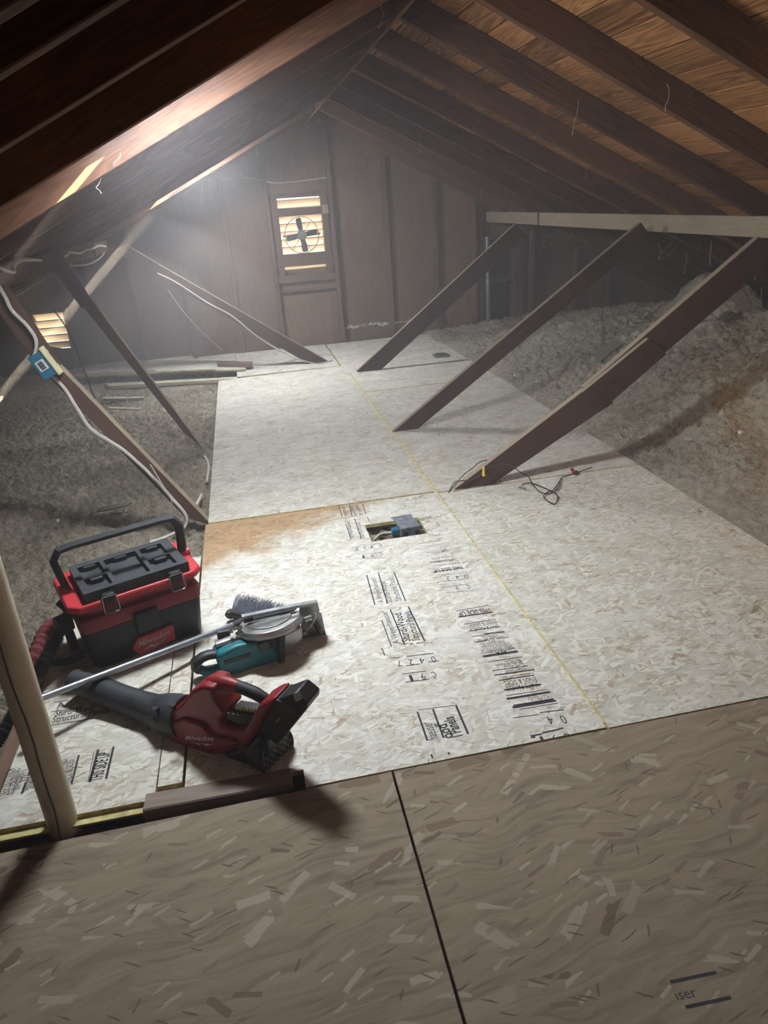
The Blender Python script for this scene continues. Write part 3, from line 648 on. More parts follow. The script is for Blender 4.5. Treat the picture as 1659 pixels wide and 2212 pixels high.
def text_mesh(s, O_, ux, uy, width=None, height=.02, shear=0, bold=0):
    c = bpy.data.curves.new('t', 'FONT'); c.body = s; c.size = 1; c.shear = shear; c.offset = bold; c.resolution_u = 2
    to = bpy.data.objects.new('t', c); C.objects.link(to); bpy.context.view_layer.update()
    me = to.evaluated_get(bpy.context.evaluated_depsgraph_get()).to_mesh()
    vs = [v.co.copy() for v in me.vertices]; fs = [tuple(p.vertices) for p in me.polygons]
    bpy.data.objects.remove(to); bpy.data.curves.remove(c)
    if not vs: return [], []
    x0 = min(v.x for v in vs); x1 = max(v.x for v in vs); hs = height/.72; ws = (width/(x1-x0)) if width else hs
    return [O_+ux*((v.x-x0)*ws)+uy*(v.y*hs) for v in vs], fs
mb = MB(); vs, fs = text_mesh('Milwaukee', L3(.166, -.0185, .048), (L3(.29, 0, .058)-L3(.166, 0, .048)).normalized(), ez, .122, .026, .3, .01); mb.add(vs, fs)
mb.add([L3(.165, -.0185, .024), L3(.21, -.0185, .044), L3(.205, -.0185, .034), L3(.285, -.0185, .05), L3(.222, -.0185, .028), L3(.226, -.0185, .037)], [(0, 1, 2), (2, 1, 5), (2, 5, 4), (5, 3, 4)])
obj('badge_lettering', mb, WHITE, badge)
port = obj('hose_port', MB().tube([L3(-.02, .13, .17), L3(-.07, .12, .17)], .035, 16), BLK, t, smooth=True)
hpts = smoothpath([L3(-.03, .16, .245), G(150, 1320, .20), G(128, 1365, .15), G(100, 1420, .10), G(72, 1475, .06), G(35, 1530, .01), G(5, 1585, -.04), G(-40, 1650, -.08)], 40)
rs = [.021+.0035*math.sin(i*1.9) for i in range(len(hpts))]
obj('hose', MB().tube(hpts, rs, 12), BLK, t, smooth=True, ang=80)
obj('wheel', MB().disc(L3(-.03, .20, .05), ex, .045, .03, 20), BLK, t, smooth=True)
obj('bracket', MB().tube([L3(-.01, .05, .06), L3(-.08, .06, .05), L3(-.14, .1, .05)], .014, 8), BLK, t, smooth=True)
# crumpled knit cloth
cp = smoothpath([G(128, 1350, .06), G(108, 1368, .07), G(90, 1395, .06), G(70, 1430, .04), G(55, 1465, .0)], 14)
rs = [(.034+.012*math.sin(i*.09)+.004*math.sin(i*1.3))*(.55 if i in (0, len(cp)-1) else 1) for i in range(len(cp))]
tag(obj('knit_cloth', MB().tube(cp, rs, 14, flat=.8), CLOTH, None, smooth=True, base=cp[0], ang=80), 'crumpled maroon knit cloth beside the black hose', 'cloth')
# ================================================================== LEAF BLOWER
ex = V((.796, -.605, 0)).normalized(); ey = V((.605, .796, 0)).normalized()
BP = V((-.27, 1.84, 0))
K = lambda x, y, d=0: AP(140+x/2.9625, 1430+y/2.9625, BP+ey*d, ey)
t = thing('leaf_blower', 'red and black handheld leaf blower lying on the boards', 'leaf blower', G(430, 1640))
def pl(pts, d, th0, th1): return MB().prism([K(*p, d) for p in pts], ey*th0, ey*th1)
collar = [K(620, 318), K(690, 335), K(760, 350)]
obj('body_shell', pl([(700, 400), (697, 300), (745, 262), (800, 215), (870, 130), (935, 96), (1010, 112), (1020, 190), (1060, 235), (1090, 275), (1052, 312), (1062, 350), (1130, 372), (1205, 382), (1290, 225), (1345, 192), (1400, 176), (1378, 240), (1335, 290), (1285, 390), (1230, 470), (1040, 545), (1020, 610), (900, 575), (780, 535), (722, 470)], .0, -.045, .045), RED, t, .014, seg=3)
obj('side_bulge', pl([(730, 400), (740, 330), (830, 290), (960, 330), (1010, 400), (1150, 425), (1180, 450), (1030, 520), (900, 545), (790, 505)], .0, -.058, .058), RED, t, .012, seg=3)
obj('grip', MB().tube([K(*p) for p in ((1000, 135), (1080, 150), (1150, 170), (1220, 200), (1275, 235), (1300, 275))], [.016, .018, .019, .019, .018, .017], 14), DGREY, t, smooth=True)
obj('grip_shell', MB().tube([K(*p) for p in ((930, 125), (985, 128), (1060, 142), (1110, 158))], [.02, .024, .021, .019], 14), RED, t, smooth=True)
sw = obj('switch', MB().tube([K(1010, 112), K(1090, 132)], .009, 4), BLK, t)
cb = obj('control_panel', pl([(1052, 320), (1095, 275), (1245, 300), (1240, 330), (1205, 372), (1130, 365)], 0, -.026, .026), BLK, t, .004)
mb = MB()
for k in range(7):
    p = K(1095+k*22, 292+k*3.5, -.026); q = K(1112+k*22, 280+k*3.5, -.026); r = K(1105+k*22, 304+k*3.5, -.026); mb.prism([p, q, r], -ey*.003, ey*.002)
obj('yellow_marking', mb, YEL, cb, label='yellow zigzag marks')
mb = MB()
for q in ((1048, 325), (1080, 330), (1108, 336)): mb.disc(K(*q, -.028), ey, .0035, .003, 8)
obj('button', mb, SILV, cb)
obj('fan_housing', pl([(1040, 545), (1240, 465), (1300, 395), (1350, 440), (1352, 560), (1335, 650), (1310, 700), (1250, 758), (1185, 742), (1125, 680), (1020, 610)], .0, -.05, .05), BLK, t, .014, seg=3)
gn = (ex*.97-ey*.12+V((0, 0, .06))).normalized(); gc = K(1352, 572, .0)
gx_ = V((0, 0, 1)).cross(gn).normalized(); gy_ = gn.cross(gx_)
obj('intake_drum', MB().tube([gc-gn*.10, gc-gn*.03, gc], [.058, .068, .072], 28), BLK, t, smooth=True)
gr = obj('intake_grille', MB().ring(gc+gn*.004, gn, .068, .005, 36), BLK, t, smooth=True)
mb = MB()
for s_ in (-1, 1):
    for k in range(-4, 5):
        dd = (gx_*.6+gy_*s_*.8).normalized(); pp = (gx_*.8-gy_*s_*.6).normalized(); off = k*.0155; hl = math.sqrt(max(0, .067**2-off*off))
        mb.tube([gc+gn*.006+pp*off-dd*hl, gc+gn*.006+pp*off+dd*hl], .0014, 4)
obj('grille_mesh', mb, STEEL, gr, kind='stuff')
mb = pl([(1330, 300), (1378, 205), (1425, 185), (1515, 152), (1592, 215), (1590, 250), (1450, 425), (1400, 480), (1282, 402)], -.0, -.036, .036)
bt = obj('battery_pack', mb, BLK, t, .005)
obj('battery_latch', pl([(1365, 225), (1400, 190), (1545, 235), (1520, 290)], 0, -.040, .040), DGREY, bt, .003)
mb = MB(); mb.prism([K(1462, 205, -.041), K(1505, 190, -.041), K(1520, 235, -.041), K(1478, 255, -.041)], -ey*.001, ey*.001); obj('battery_label', mb, STEEL, bt)
for s_, p_, q_, w_, h_ in (('M18', (1470, 230), (1505, 212), .019, .009), ('XC5.0', (1482, 250), (1517, 232), .02, .005), ('LITHIUM', (1348, 395), (1400, 345), .026, .006)):
    a_, b_ = K(*p_, -.0425), K(*q_, -.0425); vs, fs = text_mesh(s_, a_, (b_-a_).normalized(), ez, w_, h_); obj('battery_lettering', MB().add(vs, fs), WHITE, bt)
nz = [(775, 350), (700, 340), (640, 325), (600, 315), (560, 300), (480, 272), (380, 235), (290, 200), (215, 172), (195, 160), (100, 135), (60, 120)]
rz = [.068, .069, .064, .056, .050, .046, .044, .044, .046, .041, .040, .041]
obj('nozzle', MB().tube([K(*p) for p in nz], rz, 24), DGREY, t, smooth=True, ang=40)
for q0, q1, q2 in (((555, 295), (600, 345), (590, 300)), ((530, 350), (590, 400), (575, 350)), ((665, 268), (700, 315), (700, 280))): obj('nozzle_tab', MB().prism([K(*q0, -.052), K(*q1, -.06), K(*q2, -.06)], -ey*.006, ey*.01), DGREY, t)
mb = MB(); o0 = K(772, 500, -.0595); vs, fs = text_mesh('Milwaukee', o0, (K(955, 505, -.0595)-o0).normalized(), (K(772, 440, -.0595)-o0).normalized(), (K(952, 505, -.0595)-o0).length, .022, .1, .01); mb.add(vs, fs)
B3 = lambda x, y: K(x, y, -.0595)
mb.add([B3(800, 515), B3(870, 528), B3(860, 520), B3(950, 528), B3(890, 538), B3(900, 530), B3(850, 532)], [(0, 1, 2), (2, 3, 5), (5, 3, 4), (1, 2, 6)])
obj('lettering', mb, WHITE, t)
# ================================================================== CIRCULAR SAW
t = thing('circular_saw', 'teal circular saw lying on its side with a silver blade guard', 'saw', G(560, 1440))
SP = V((-.15, 2.23, 0)); sy = V((-.22, .975, 0)).normalized(); sx = V((.975, .22, 0)).normalized()
Q = lambda x, y, d=0: AP(400+x/5.027, 1260+y/5.027, SP+sy*d, sy)
def ql(pts, d, a0, a1): return MB().prism([Q(*p, d) for p in pts], sy*a0, sy*a1)
obj('motor_housing', ql([(320, 740), (480, 660), (560, 625), (800, 585), (900, 600), (1000, 700), (1010, 800), (915, 870), (620, 950), (440, 950), (410, 920), (340, 860)], 0, -.035, .05), TEAL, t, .012, seg=3)
h1 = obj('rear_handle', MB().tube([Q(*p) for p in ((400, 770), (300, 770), (190, 800), (115, 860), (125, 920), (210, 950), (320, 935), (430, 905))], [.013, .014, .014, .016, .016, .015, .016, .016], 12, flat=1.5), TEAL, t, smooth=True)
obj('handle_grip', MB().tube([Q(*p) for p in ((330, 766), (250, 776), (180, 806), (110, 862), (112, 905), (150, 935))], [.0155, .016, .016, .018, .018, .0165], 12, flat=1.5), BLK, h1, smooth=True)
obj('lower_housing', ql([(420, 930), (640, 905), (870, 850), (900, 880), (860, 930), (640, 985), (480, 1000)], 0, -.03, .05), TEAL, t, .01)
obj('vent_slot', ql([(420, 845), (715, 755), (720, 795), (425, 885)], -.036, -.002, .01), BLK, t)
vb = obj('battery_cover', ql([(775, 665), (905, 615), (940, 700), (815, 755)], -.037, -.004, .02), DGREY, t, .004)
vd = ray(585, 1345).normalized(); imr = (rt*math.cos(.26)+up*math.sin(.26)); imu = vd.cross(imr); imu = imu if imu.dot(up) > 0 else -imu
N_ = (imu*math.cos(math.radians(20))-vd*math.sin(math.radians(20))).normalized()
gc = Q(925, 440, .035)
g_ = obj('blade_guard', MB().disc(gc, N_, .116, .03, 44), SILV, t, .006, seg=3)
obj('guard_rim', MB().ring(gc-N_*.004, N_, .117, .005, 44), SILV, g_, smooth=True)
obj('guard_face', MB().disc(gc+N_*.016, N_, .082, .006, 36), STEEL, g_, .002)
mb = MB(); gu = (imr-N_*imr.dot(N_)).normalized(); gv = N_.cross(gu)
mb.prism([gc+N_*.02+gu*x+gv*y for x, y in ((-.06, .018), (.09, .03), (.10, .045), (.0, .055), (-.07, .035))], V((0, 0, 0)), N_*.004)
obj('blade_slot', mb, BLK, g_)
obj('gear_case', ql([(900, 540), (1060, 500), (1240, 430), (1262, 560), (1185, 640), (1180, 760), (1205, 870), (1170, 920), (1075, 925), (1010, 870), (1000, 700)], .01, -.03, .05), SILV, t, .01, seg=3, label='cast grey gear case')
obj('gear_cover', ql([(895, 560), (1010, 530), (1015, 720), (940, 770)], 0, -.032, .02), DGREY, t, .006)
obj('front_handle', MB().tube([Q(*p, -.045) for p in ((1035, 505), (1050, 500), (1052, 600), (1050, 750), (1045, 880), (1090, 890), (1110, 840))], [.012, .0135, .0125, .0125, .013, .011, .008], 10), BLK, t, smooth=True)
obj('battery_foot', ql([(1060, 880), (1180, 790), (1205, 870), (1165, 920), (1075, 930)], -.02, -.03, .04), DGREY, t, .004)
SH = V((.12, 2.335, 0)); sn = V((-.06, 1, .12)).normalized()
Q2 = lambda x, y: AP(400+x/5.027, 1260+y/5.027, SH, sn)
def q2(pts, a=.0, b=.005): return MB().prism([Q2(*p) for p in pts], sn*a, sn*b)
sh = obj('base_plate', q2([(1245, 222), (1430, 183), (1460, 290), (1452, 315), (1480, 330), (1530, 560), (1240, 612), (1185, 628), (1180, 560), (1255, 520), (1262, 380), (1240, 300)]), STEEL, t, .001)
obj('base_rail', q2([(612, 345), (1245, 215), (1430, 183), (1432, 205), (1250, 240), (620, 370)], -.012, .004), STEEL, sh)
obj('base_bracket', q2([(612, 350), (740, 325), (735, 400), (640, 425)], -.006, .004), DGREY, sh)
obj('sight_hole', MB().disc(Q2(1303, 542)-sn*.003, sn, .0075, .003, 16), WHITE, sh)
obj('plate_bolt', MB().disc(Q2(1470, 500)-sn*.006, sn, .012, .012, 14), SILV, sh, smooth=True)
obj('plate_arm', MB().tube([Q2(1340, 380)-sn*.02, Q2(1390, 395)-sn*.02, Q2(1430, 470)-sn*.015, Q2(1450, 520)-sn*.01], .006, 8), BLK, sh, smooth=True)
obj('lock_lever', MB().tube([Q2(1390, 262)-sn*.03, Q2(1395, 300)-sn*.035, Q2(1360, 350)-sn*.04, Q2(1290, 432)-sn*.045], .005, 8, flat=1.8), SILV, t, smooth=True)
obj('guide_post', MB().tube([Q2(1270, 330)-sn*.04, Q2(1350, 320)-sn*.03], .012, 10), SILV, t, smooth=True)
mb = MB().tube([Q(330, 660, .03), Q(500, 600, .03), Q(600, 590, .03)], .012, 8, flat=2); obj('guard_arm', mb, SILV, t, smooth=True)
obj('depth_knob', MB().tube([Q(350, 560, .05), Q(480, 530, .05)], [.016, .012], 10), BLK, t, smooth=True)
mb = MB()
for q in ((500, 520), (540, 490), (585, 500), (600, 480), (570, 545), (560, 600)): mb.disc(Q(*q, .02), imu, .007, .014, 8)
obj('guard_bolt', mb, SILV, t, smooth=True)
# ================================================================== BROOM
t = thing('push_broom', 'broom with a long grey metal pole and dark bristles', 'broom', G(520, 1345))
T_ = lambda x, y, z=.0: G(400+x/5.027, 1260+y/5.027, z)
p1 = T_(600, 425, .05); p0 = G(60, 1519, .145)
obj('pole', MB().tube([p0, p1], .0118, 14), ALU, t, smooth=True)
obj('pole_socket', MB().tube([p0.lerp(p1, .955), p1, p1+(p1-p0).normalized()*.05], [.013, .0155, .016], 14), DGREY, t, smooth=True)
hb = smoothpath([T_(470, 360, .03), T_(500, 325, .035), T_(600, 350, .03), T_(800, 400, .025), T_(1000, 420, .02), T_(1150, 400, .02)], 6)
obj('broom_head', MB().tube(hb, [.012]+[.02]*(len(hb)-2)+[.012], 10, flat=.8), BLK, t, smooth=True)
mb = MB(); rr = random.Random(11)
for k in range(460):
    u = rr.random(); v = rr.random()
    b_ = T_(500+u*560, 315+u*60+rr.uniform(-12, 12), .035+rr.uniform(-.012, .012))
    tx = 605+u*470+rr.gauss(0, 30); ty = 108+u*118+rr.gauss(0, 10)+abs(rr.gauss(0, 38))
    e_ = T_(tx, ty, .01+.04*v)
    mb.tube([b_, b_.lerp(e_, .55)+V((0, 0, .006)), e_], [.0015, .0013, .0007], 3, False)
obj('bristles', mb, BRIS, t, kind='stuff')
# ================================================================== JUNCTION BOX IN FLOOR HOLE
c = [G(858, 1150, .0), G(912, 1140, .0), G(897, 1119, .0), G(851, 1124, .0)]
t = thing('metal_junction_box', 'galvanised metal box with wires in the floor cut-out', 'box', (.655, 3.15, -.07))
def q4(pts): return [V(p) for p in pts]
c = [G(866, 1143, .022), G(909, 1136, .022), G(893, 1120, .022), G(855, 1126, .022)]
dn = V((0, 0, -.075))
obj('body', MB().prism(c, dn, V((0, 0, 0))), GALV, t, .003)
obj('cover', MB().prism([q+(q-(c[0]+c[2])/2)*.05 for q in c], V((0, 0, 0)), V((0, 0, .003))), GALV, t, .001)
for f in (.22, .8): obj('knockout', MB().disc(c[0].lerp(c[1], f)+V((0, -.003, -.028)), (.1, 1, 0), .012, .006, 16), DARKM, t)
obj('cable_clamp', MB().fbox(c[3].lerp(c[0], .55)+V((-.02, 0, -.03)), V((1, 0, 0)), V((0, 1, 0)), V((0, 0, 1)), (-.018, -.02, -.015), (.018, .02, .018)), BLUE, t, .004)
obj('cover_flange', MB().prism([c[3], c[2], c[2]+V((-.005, .03, .012)), c[3]+V((-.02, .025, .014))], V((0, 0, -.002)), V((0, 0, .001))), GALV, t)
for k, lab in enumerate(('upper white cable bending out of the metal floor box', 'lower white cable bending out of the metal floor box')):
    z = -.012-.012*k
    cable('electric_cable', [c[3].lerp(c[0], .5)+V((-.03, 0, -.03)), G(838, 1151+3*k, z), G(822, 1154+3*k, z+.005), G(812, 1162+2*k, z), G(806, 1172, z-.03)], .007, CABLE, lab)
cable('electric_cable', [G(874, 1152, -.005), G(866, 1158, -.02), G(856, 1166, -.05)], .005, WIRE, 'black wire leaving the near side of the metal floor box')
cable('wood_cleat', [G(820, 1166, -.04), G(905, 1152, -.04)], .012, JOISTW, 'strip of wood down inside the floor cut-out', 'wood', 4)
# small things on the far floor and insulation
p = G(953, 770); tag(obj('outlet_cover', MB().box((p.x-.075, p.y-.06, 0), (p.x+.075, p.y+.06, .022)).box((p.x-.05, p.y-.04, .022), (p.x+.04, p.y+.04, .034)), STEEL, None, .004, base=p), 'small grey metal plate on the far boards near the mound', 'plate')
def chip(px, z, s, m, label, name, cat, rot=0, asp=.5, th=.008):
    c_ = G(*px, z); a_ = rot; u = V((math.cos(a_), math.sin(a_), .05)); v = V((-math.sin(a_), math.cos(a_), .1))
    pts = [c_+u*(s*x)+v*(s*asp*y) for x, y in ((-1, -.6), (-.3, -1), (.7, -.8), (1, 0), (.6, .9), (-.2, .7), (-.9, .8))]
    return tag(obj(name, MB().prism(pts, V((0, 0, -th/2)), V((0, 0, th/2))), m, None, base=c_), label, cat)
chip((248, 1094), -.01, .10, PAPER, 'curled grey flap lying on the left insulation', 'paper_flap', 'scrap', .1, .3)
mb = MB().box((-1.05, 3.98, -.06), (-.85, 4.0, -.055))
chip((131, 1257), -.03, .012, PALEW, 'tiny wood crumb on insulation left of the vacuum handle', 'wood_crumb', 'scrap', .3, .8, .012)
chip((125, 1124), -.03, .009, FOAM, 'tiny white crumb on insulation above the vacuum', 'foam_crumb', 'scrap', .3, .8, .012)
cable('root_twig', [G(442, 985, -.01), G(449, 997, 0), G(451, 1012, 0), G(447, 1040, -.01)], .007, FOAM, 'crooked white stick beside the boards below the dark left brace', 'stick')
cable('root_twig', [G(436, 1068, -.01), G(430, 1080, 0), G(423, 1092, -.01)], .008, FOAM, 'short white stick in insulation near the nearest left brace foot', 'stick')
cable('root_twig', [G(325, 1172, -.01), G(345, 1166, -.0)], .010, FOAM, 'white cable stub seen under the vacuum handle', 'stick')
p = AX(1305, 757, 2.62)
def onm(px, py):   # point of the mound under a pixel (march the ray)
    d = ray(px, py).normalized(); s_ = 1.5
    while s_ < 12:
        q = EYE+d*s_
        if q.x > 2.03 and q.z < float(np.interp(q.x, [2.03, 2.10, 2.25, 2.6, 3.0, 3.35, 3.7, 4.1, 5.5], [-.05, -.02, .035, .17, .36, .49, .53, .47, .40])*np.interp(q.y, [1.2, 3.0, 4.6, 6.0, 6.8, 7.6, 8.4], [.75, .85, 1.0, 1.0, .70, .38, .17])): return q
        s_ += .01
    return EYE+d*4
def flat_on(pxs, m, label, name, cat, lift=.03, th=.01):
    pts = [onm(*q)+V((-.3, 0, 1)).normalized()*lift for q in pxs]; return tag(obj(name, MB().prism(pts, V((0, 0, -th)), V((0, 0, 0))), m, None, base=pts[0]), label, cat)
flat_on([(1285, 785), (1290, 765), (1310, 750), (1335, 742), (1347, 750), (1325, 765), (1300, 787)], PAPER, 'smooth olive grey flap on the mound behind the nearest right brace', 'insulation_facing', 'scrap')
flat_on([(1550, 705), (1590, 668), (1628, 655), (1625, 668), (1590, 695), (1565, 708)], PAPER, 'grey board offcut high on the mound near the right frame edge', 'board_scrap', 'scrap', .05)
for px, lab, s in (((1113, 818), 'white crumb on the mound beyond the right board edge', .012), ((1598, 945), 'pale splinter on the lower mound at right', .014)):
    q = onm(*px)+V((0, 0, .03)); tag(obj('foam_crumb', MB().disc(q, (.3, -.4, .8), s, .015, 7), FOAM, None, base=q), lab, 'scrap')
# wires and wire nuts round the nearest right brace
Wn = lambda x, y, z=.01: G(930+x/4.74, 980+y/4.74, z)
Wy = lambda x, y: AY(930+x/4.74, 980+y/4.74, 3.53)
cable('loose_wire', [Wn(185, 400), Wy(250, 290), Wy(370, 275), Wy(480, 245), Wy(535, 200), Wy(640, 235), Wn(700, 260, .03), Wn(715, 288)], .003, WIRE, 'thin wire looped round the brace foot through a yellow connector')
cable('loose_wire', [Wy(560, 160), Wy(680, 120), Wy(770, 110), Wn(850, 140, .12), Wn(920, 190, .1), Wn(1000, 235, .06), Wn(1050, 320), Wn(1130, 395), Wn(1230, 405), Wn(1310, 350), Wn(1340, 250), Wn(1440, 215, .02), Wn(1650, 140)], .003, WIRE, 'long thin wire arching from the brace to the red connector')
cable('loose_wire', [Wn(935, 320), Wn(1000, 300, .03), Wn(1090, 320), Wn(1220, 375), Wn(1290, 420), Wn(1300, 460), Wn(1270, 515), Wn(1180, 470), Wn(1160, 430), Wn(1200, 390), Wn(1260, 370), Wn(1310, 300), Wn(1345, 250)], .003, WIRE, 'loose wire coiled in loops on the boards by the brace')
cable('loose_wire', [Wn(190, 395), Wy(290, 270), Wy(370, 190), Wy(430, 150), Wy(500, 90), Wy(580, 65)], .003, WIRE, 'thin wire rising along the upper side of the brace foot')
q = Wy(538, 178); tag(obj('wire_connector', MB().tube([q+V((0, -.01, .025)), q+V((0, -.01, -.025))], [.007, .009], 10), YEL, None, smooth=True, base=q), 'yellow wire connector hanging on the nearest right brace', 'wire nut')
q = Wn(1478, 190, .012); tag(obj('wire_connector', MB().disc(q, (0, .3, 1), .017, .02, 9).disc(q+V((-.01, .015, .012)), (.3, 0, 1), .010, .014, 7), RED, None, smooth=True, base=q), 'red wire connector lying on the boards', 'wire nut')
q = Wn(940, 350, .008); tag(obj('wire_connector', MB().tube([q+V((-.01, .02, 0)), q+V((.01, -.02, 0))], [.006, .008], 8), ALU, None, smooth=True, base=q), 'grey wire connector lying on the boards', 'wire nut')
# cobwebs
mb = MB(); rr = random.Random(8)
for x0, y0, Yq, L in [(218, 385, 3.0, .05), (260, 330, 3.05, .04), (436, 390, 6.5, .16), (553, 318, 7, .07), (822, 8, 3.4, .08), (905, 285, 6.2, .16), (1250, 215, 3.6, .15), (1440, 180, 3.0, .1), (1150, 490, 6.6, .12), (1180, 510, 6.4, .1), (1040, 405, 6.4, .12),
        (1420, 525, 4.2, .1), (1483, 545, 4.0, .12), (1536, 520, 3.6, .12), (1645, 620, 4.2, .35), (1640, 560, 3.9, .12), (1270, 350, 4.5, .09), (1100, 430, 6, .1), (1350, 470, 4.6, .06), (1240, 480, 5.4, .1)]:
    p = AY(x0, y0, Yq); pts = [p]; 
    for k in range(5): p = p+V((rr.uniform(-.012, .012), rr.uniform(-.01, .01), -L/5)); pts.append(p)
    mb.tube(pts, [.0012, .0008, .0011, .0008, .001, .0018], 4, False)
for k in range(60):
    y = rr.uniform(3.6, 8); x = rr.uniform(2.8, 3.6); a_ = V((x, y, zb(x)-.0)); b_ = a_+V((rr.uniform(-.3, .3), rr.uniform(-.3, .3), -rr.uniform(.02, .12)))
    mb.tube([a_, (a_+b_)/2+V((0, 0, -.03)), b_], .0007, 3, False)
tag(obj('cobwebs', mb, COB, None), 'fine dusty cobweb threads hanging under the rafters', 'cobweb', kind='stuff')
# ================================================================== STAMPED LETTERING
def stamp_rule(mb, a, b, w=.004):
    a, b = G(*a, 0), G(*b, 0); d = (b-a).normalized(); s_ = V((-d.y, d.x, 0))*w/2
    mb.add([a-s_, b-s_, b+s_, a+s_], [(0, 1, 2, 3)])
def stamp_text(mb, s, a, b, h, shear=0, bold=0):
    a, b = G(*a, 0), G(*b, 0); d = (b-a); L = d.length; d.normalize(); vs, fs = text_mesh(s, a, d, V((-d.y, d.x, 0)), L, h, shear, bold); mb.add(vs, fs)
def finish(mb, parent, zt):
    mb.v = [(v[0], v[1], zt+.0006) for v in mb.v]; return obj('printed_stamp', mb, INK, parent)
c7 = lambda x, y: (700+x/2.5523, 1050+y/2.5523)
c8 = lambda x, y: (930+x/5.53, 1250+y/5.53)
def column(rules, texts, conv, parent, zt=0.0):
    mb = MB()
    for a, b, w in rules: stamp_rule(mb, conv(*a), conv(*b), w)
    for s, a, b, h, *k in texts: stamp_text(mb, s, conv(*a), conv(*b), h, *k)
    return finish(mb, parent, zt)
# brand block, reading away from the camera
column([((365, 680), (445, 875), .005), ((465, 665), (555, 855), .006), ((318, 740), (372, 885), .004), ((318, 895), (335, 935), .004)],
       [('A Weyerhaeuser', (418, 865), (345, 690), .026), ('Sturdi-Wood', (478, 855), (425, 700), .034, 0, .015), ('Structural Panels', (528, 850), (475, 690), .030, 0, .01)], c7, pA)
column([((235, 490), (280, 655), .005), ((300, 480), (350, 650), .005), ((385, 475), (450, 635), .005), ((280, 480), (385, 472), .002)],
       [('A Weyerhaeuser', (330, 640), (280, 505), .024), ('Sturdi-Wood', (378, 640), (335, 525), .028), ('Structural Panels', (428, 630), (380, 500), .028)], c7, pA)
column([((515, 1245), (570, 1405), .006), ((600, 1230), (660, 1390), .006), ((728, 1212), (795, 1368), .007), ((515, 1235), (735, 1208), .002), ((590, 1480), (600, 1500), .006), ((685, 1468), (692, 1482), .006)],
       [('haeuser', (630, 1390), (590, 1300), .034), ("ood'", (715, 1385), (668, 1300), .038, 0, .02), ('l Panels', (765, 1375), (712, 1270), .036, 0, .02)], c7, pA)
column([((82, 110), (100, 170), .004), ((140, 105), (155, 170), .004), ((212, 100), (230, 155), .004), ((168, 180), (205, 290), .004), ((120, 210), (150, 295), .004), ((238, 170), (250, 195), .004)],
       [('Sturdi-Wood', (185, 165), (155, 108), .022), ('Structural', (215, 160), (185, 105), .022), ('Weyerhaeuser', (130, 165), (110, 110), .02), ('A Weyerhaeuser', (165, 285), (140, 195), .022), ('Sturdi-Wood', (225, 290), (198, 200), .026)], c7, pA)
# date codes, upside down
column([((365, 950), (425, 944), .004), ((455, 940), (605, 922), .004), ((450, 992), (530, 982), .004), ((575, 970), (635, 964), .004), ((432, 1038), (500, 1028), .004), ((500, 1028), (560, 1020), .004), ((450, 1082), (520, 1072), .004), ((515, 1075), (580, 1064), .004)],
       [('0', (608, 938), (585, 942), .040), ('4', (548, 946), (522, 950), .036), ('2', (488, 955), (465, 958), .036), ('7', (420, 962), (398, 966), .036), ('C', (612, 1022), (588, 1026), .038), ('9', (550, 1032), (528, 1036), .038), ('1', (482, 1042), (466, 1045), .036)], c7, pA)
column([((195, 325), (310, 318), .003), ((150, 340), (190, 335), .003), ((270, 350), (325, 345), .003), ((190, 378), (320, 365), .003), ((200, 402), (290, 394), .003)],
       [('0', (318, 322), (302, 324), .032), ('4', (272, 328), (255, 330), .032), ('2', (232, 333), (215, 335), .032), ('7', (190, 338), (170, 340), .032), ('C', (320, 368), (303, 370), .03), ('9', (272, 376), (256, 378), .03), ('1', (220, 382), (208, 384), .03)], c7, pA)
column([((655, 490), (790, 478), .003), ((610, 508), (650, 502), .003), ((620, 530), (815, 510), .003), ((650, 560), (800, 540), .003), ((675, 588), (830, 575), .003), ((645, 575), (675, 572), .002)],
       [('0', (790, 486), (770, 488), .036), ('4', (742, 492), (722, 494), .034), ('2', (690, 500), (672, 502), .034), ('C', (800, 545), (782, 547), .034), ('9', (738, 553), (722, 555), .03)], c7, pA)
column([((1190, 1250), (1322, 1233), .004), ((1040, 1280), (1180, 1260), .003), ((1138, 1378), (1200, 1368), .006), ((1205, 1362), (1320, 1335), .006), ((1140, 1388), (1165, 1384), .006)],
       [('0', (1318, 1262), (1292, 1267), .042), ('4', (1248, 1268), (1222, 1273), .040), ('C', (1352, 1360), (1318, 1366), .042), ('9', (1278, 1370), (1248, 1376), .03), ('1', (1202, 1380), (1185, 1383), .02)], c7, pA)
column([((370, 90), (510, 78), .003), ((430, 125), (545, 113), .003), ((375, 100), (520, 92), .002)],
       [('D', (510, 66), (492, 68), .022), ('4', (470, 70), (455, 72), .022), ('C', (508, 96), (495, 98), .022), ('9', (450, 106), (438, 108), .02)], c7, pA)
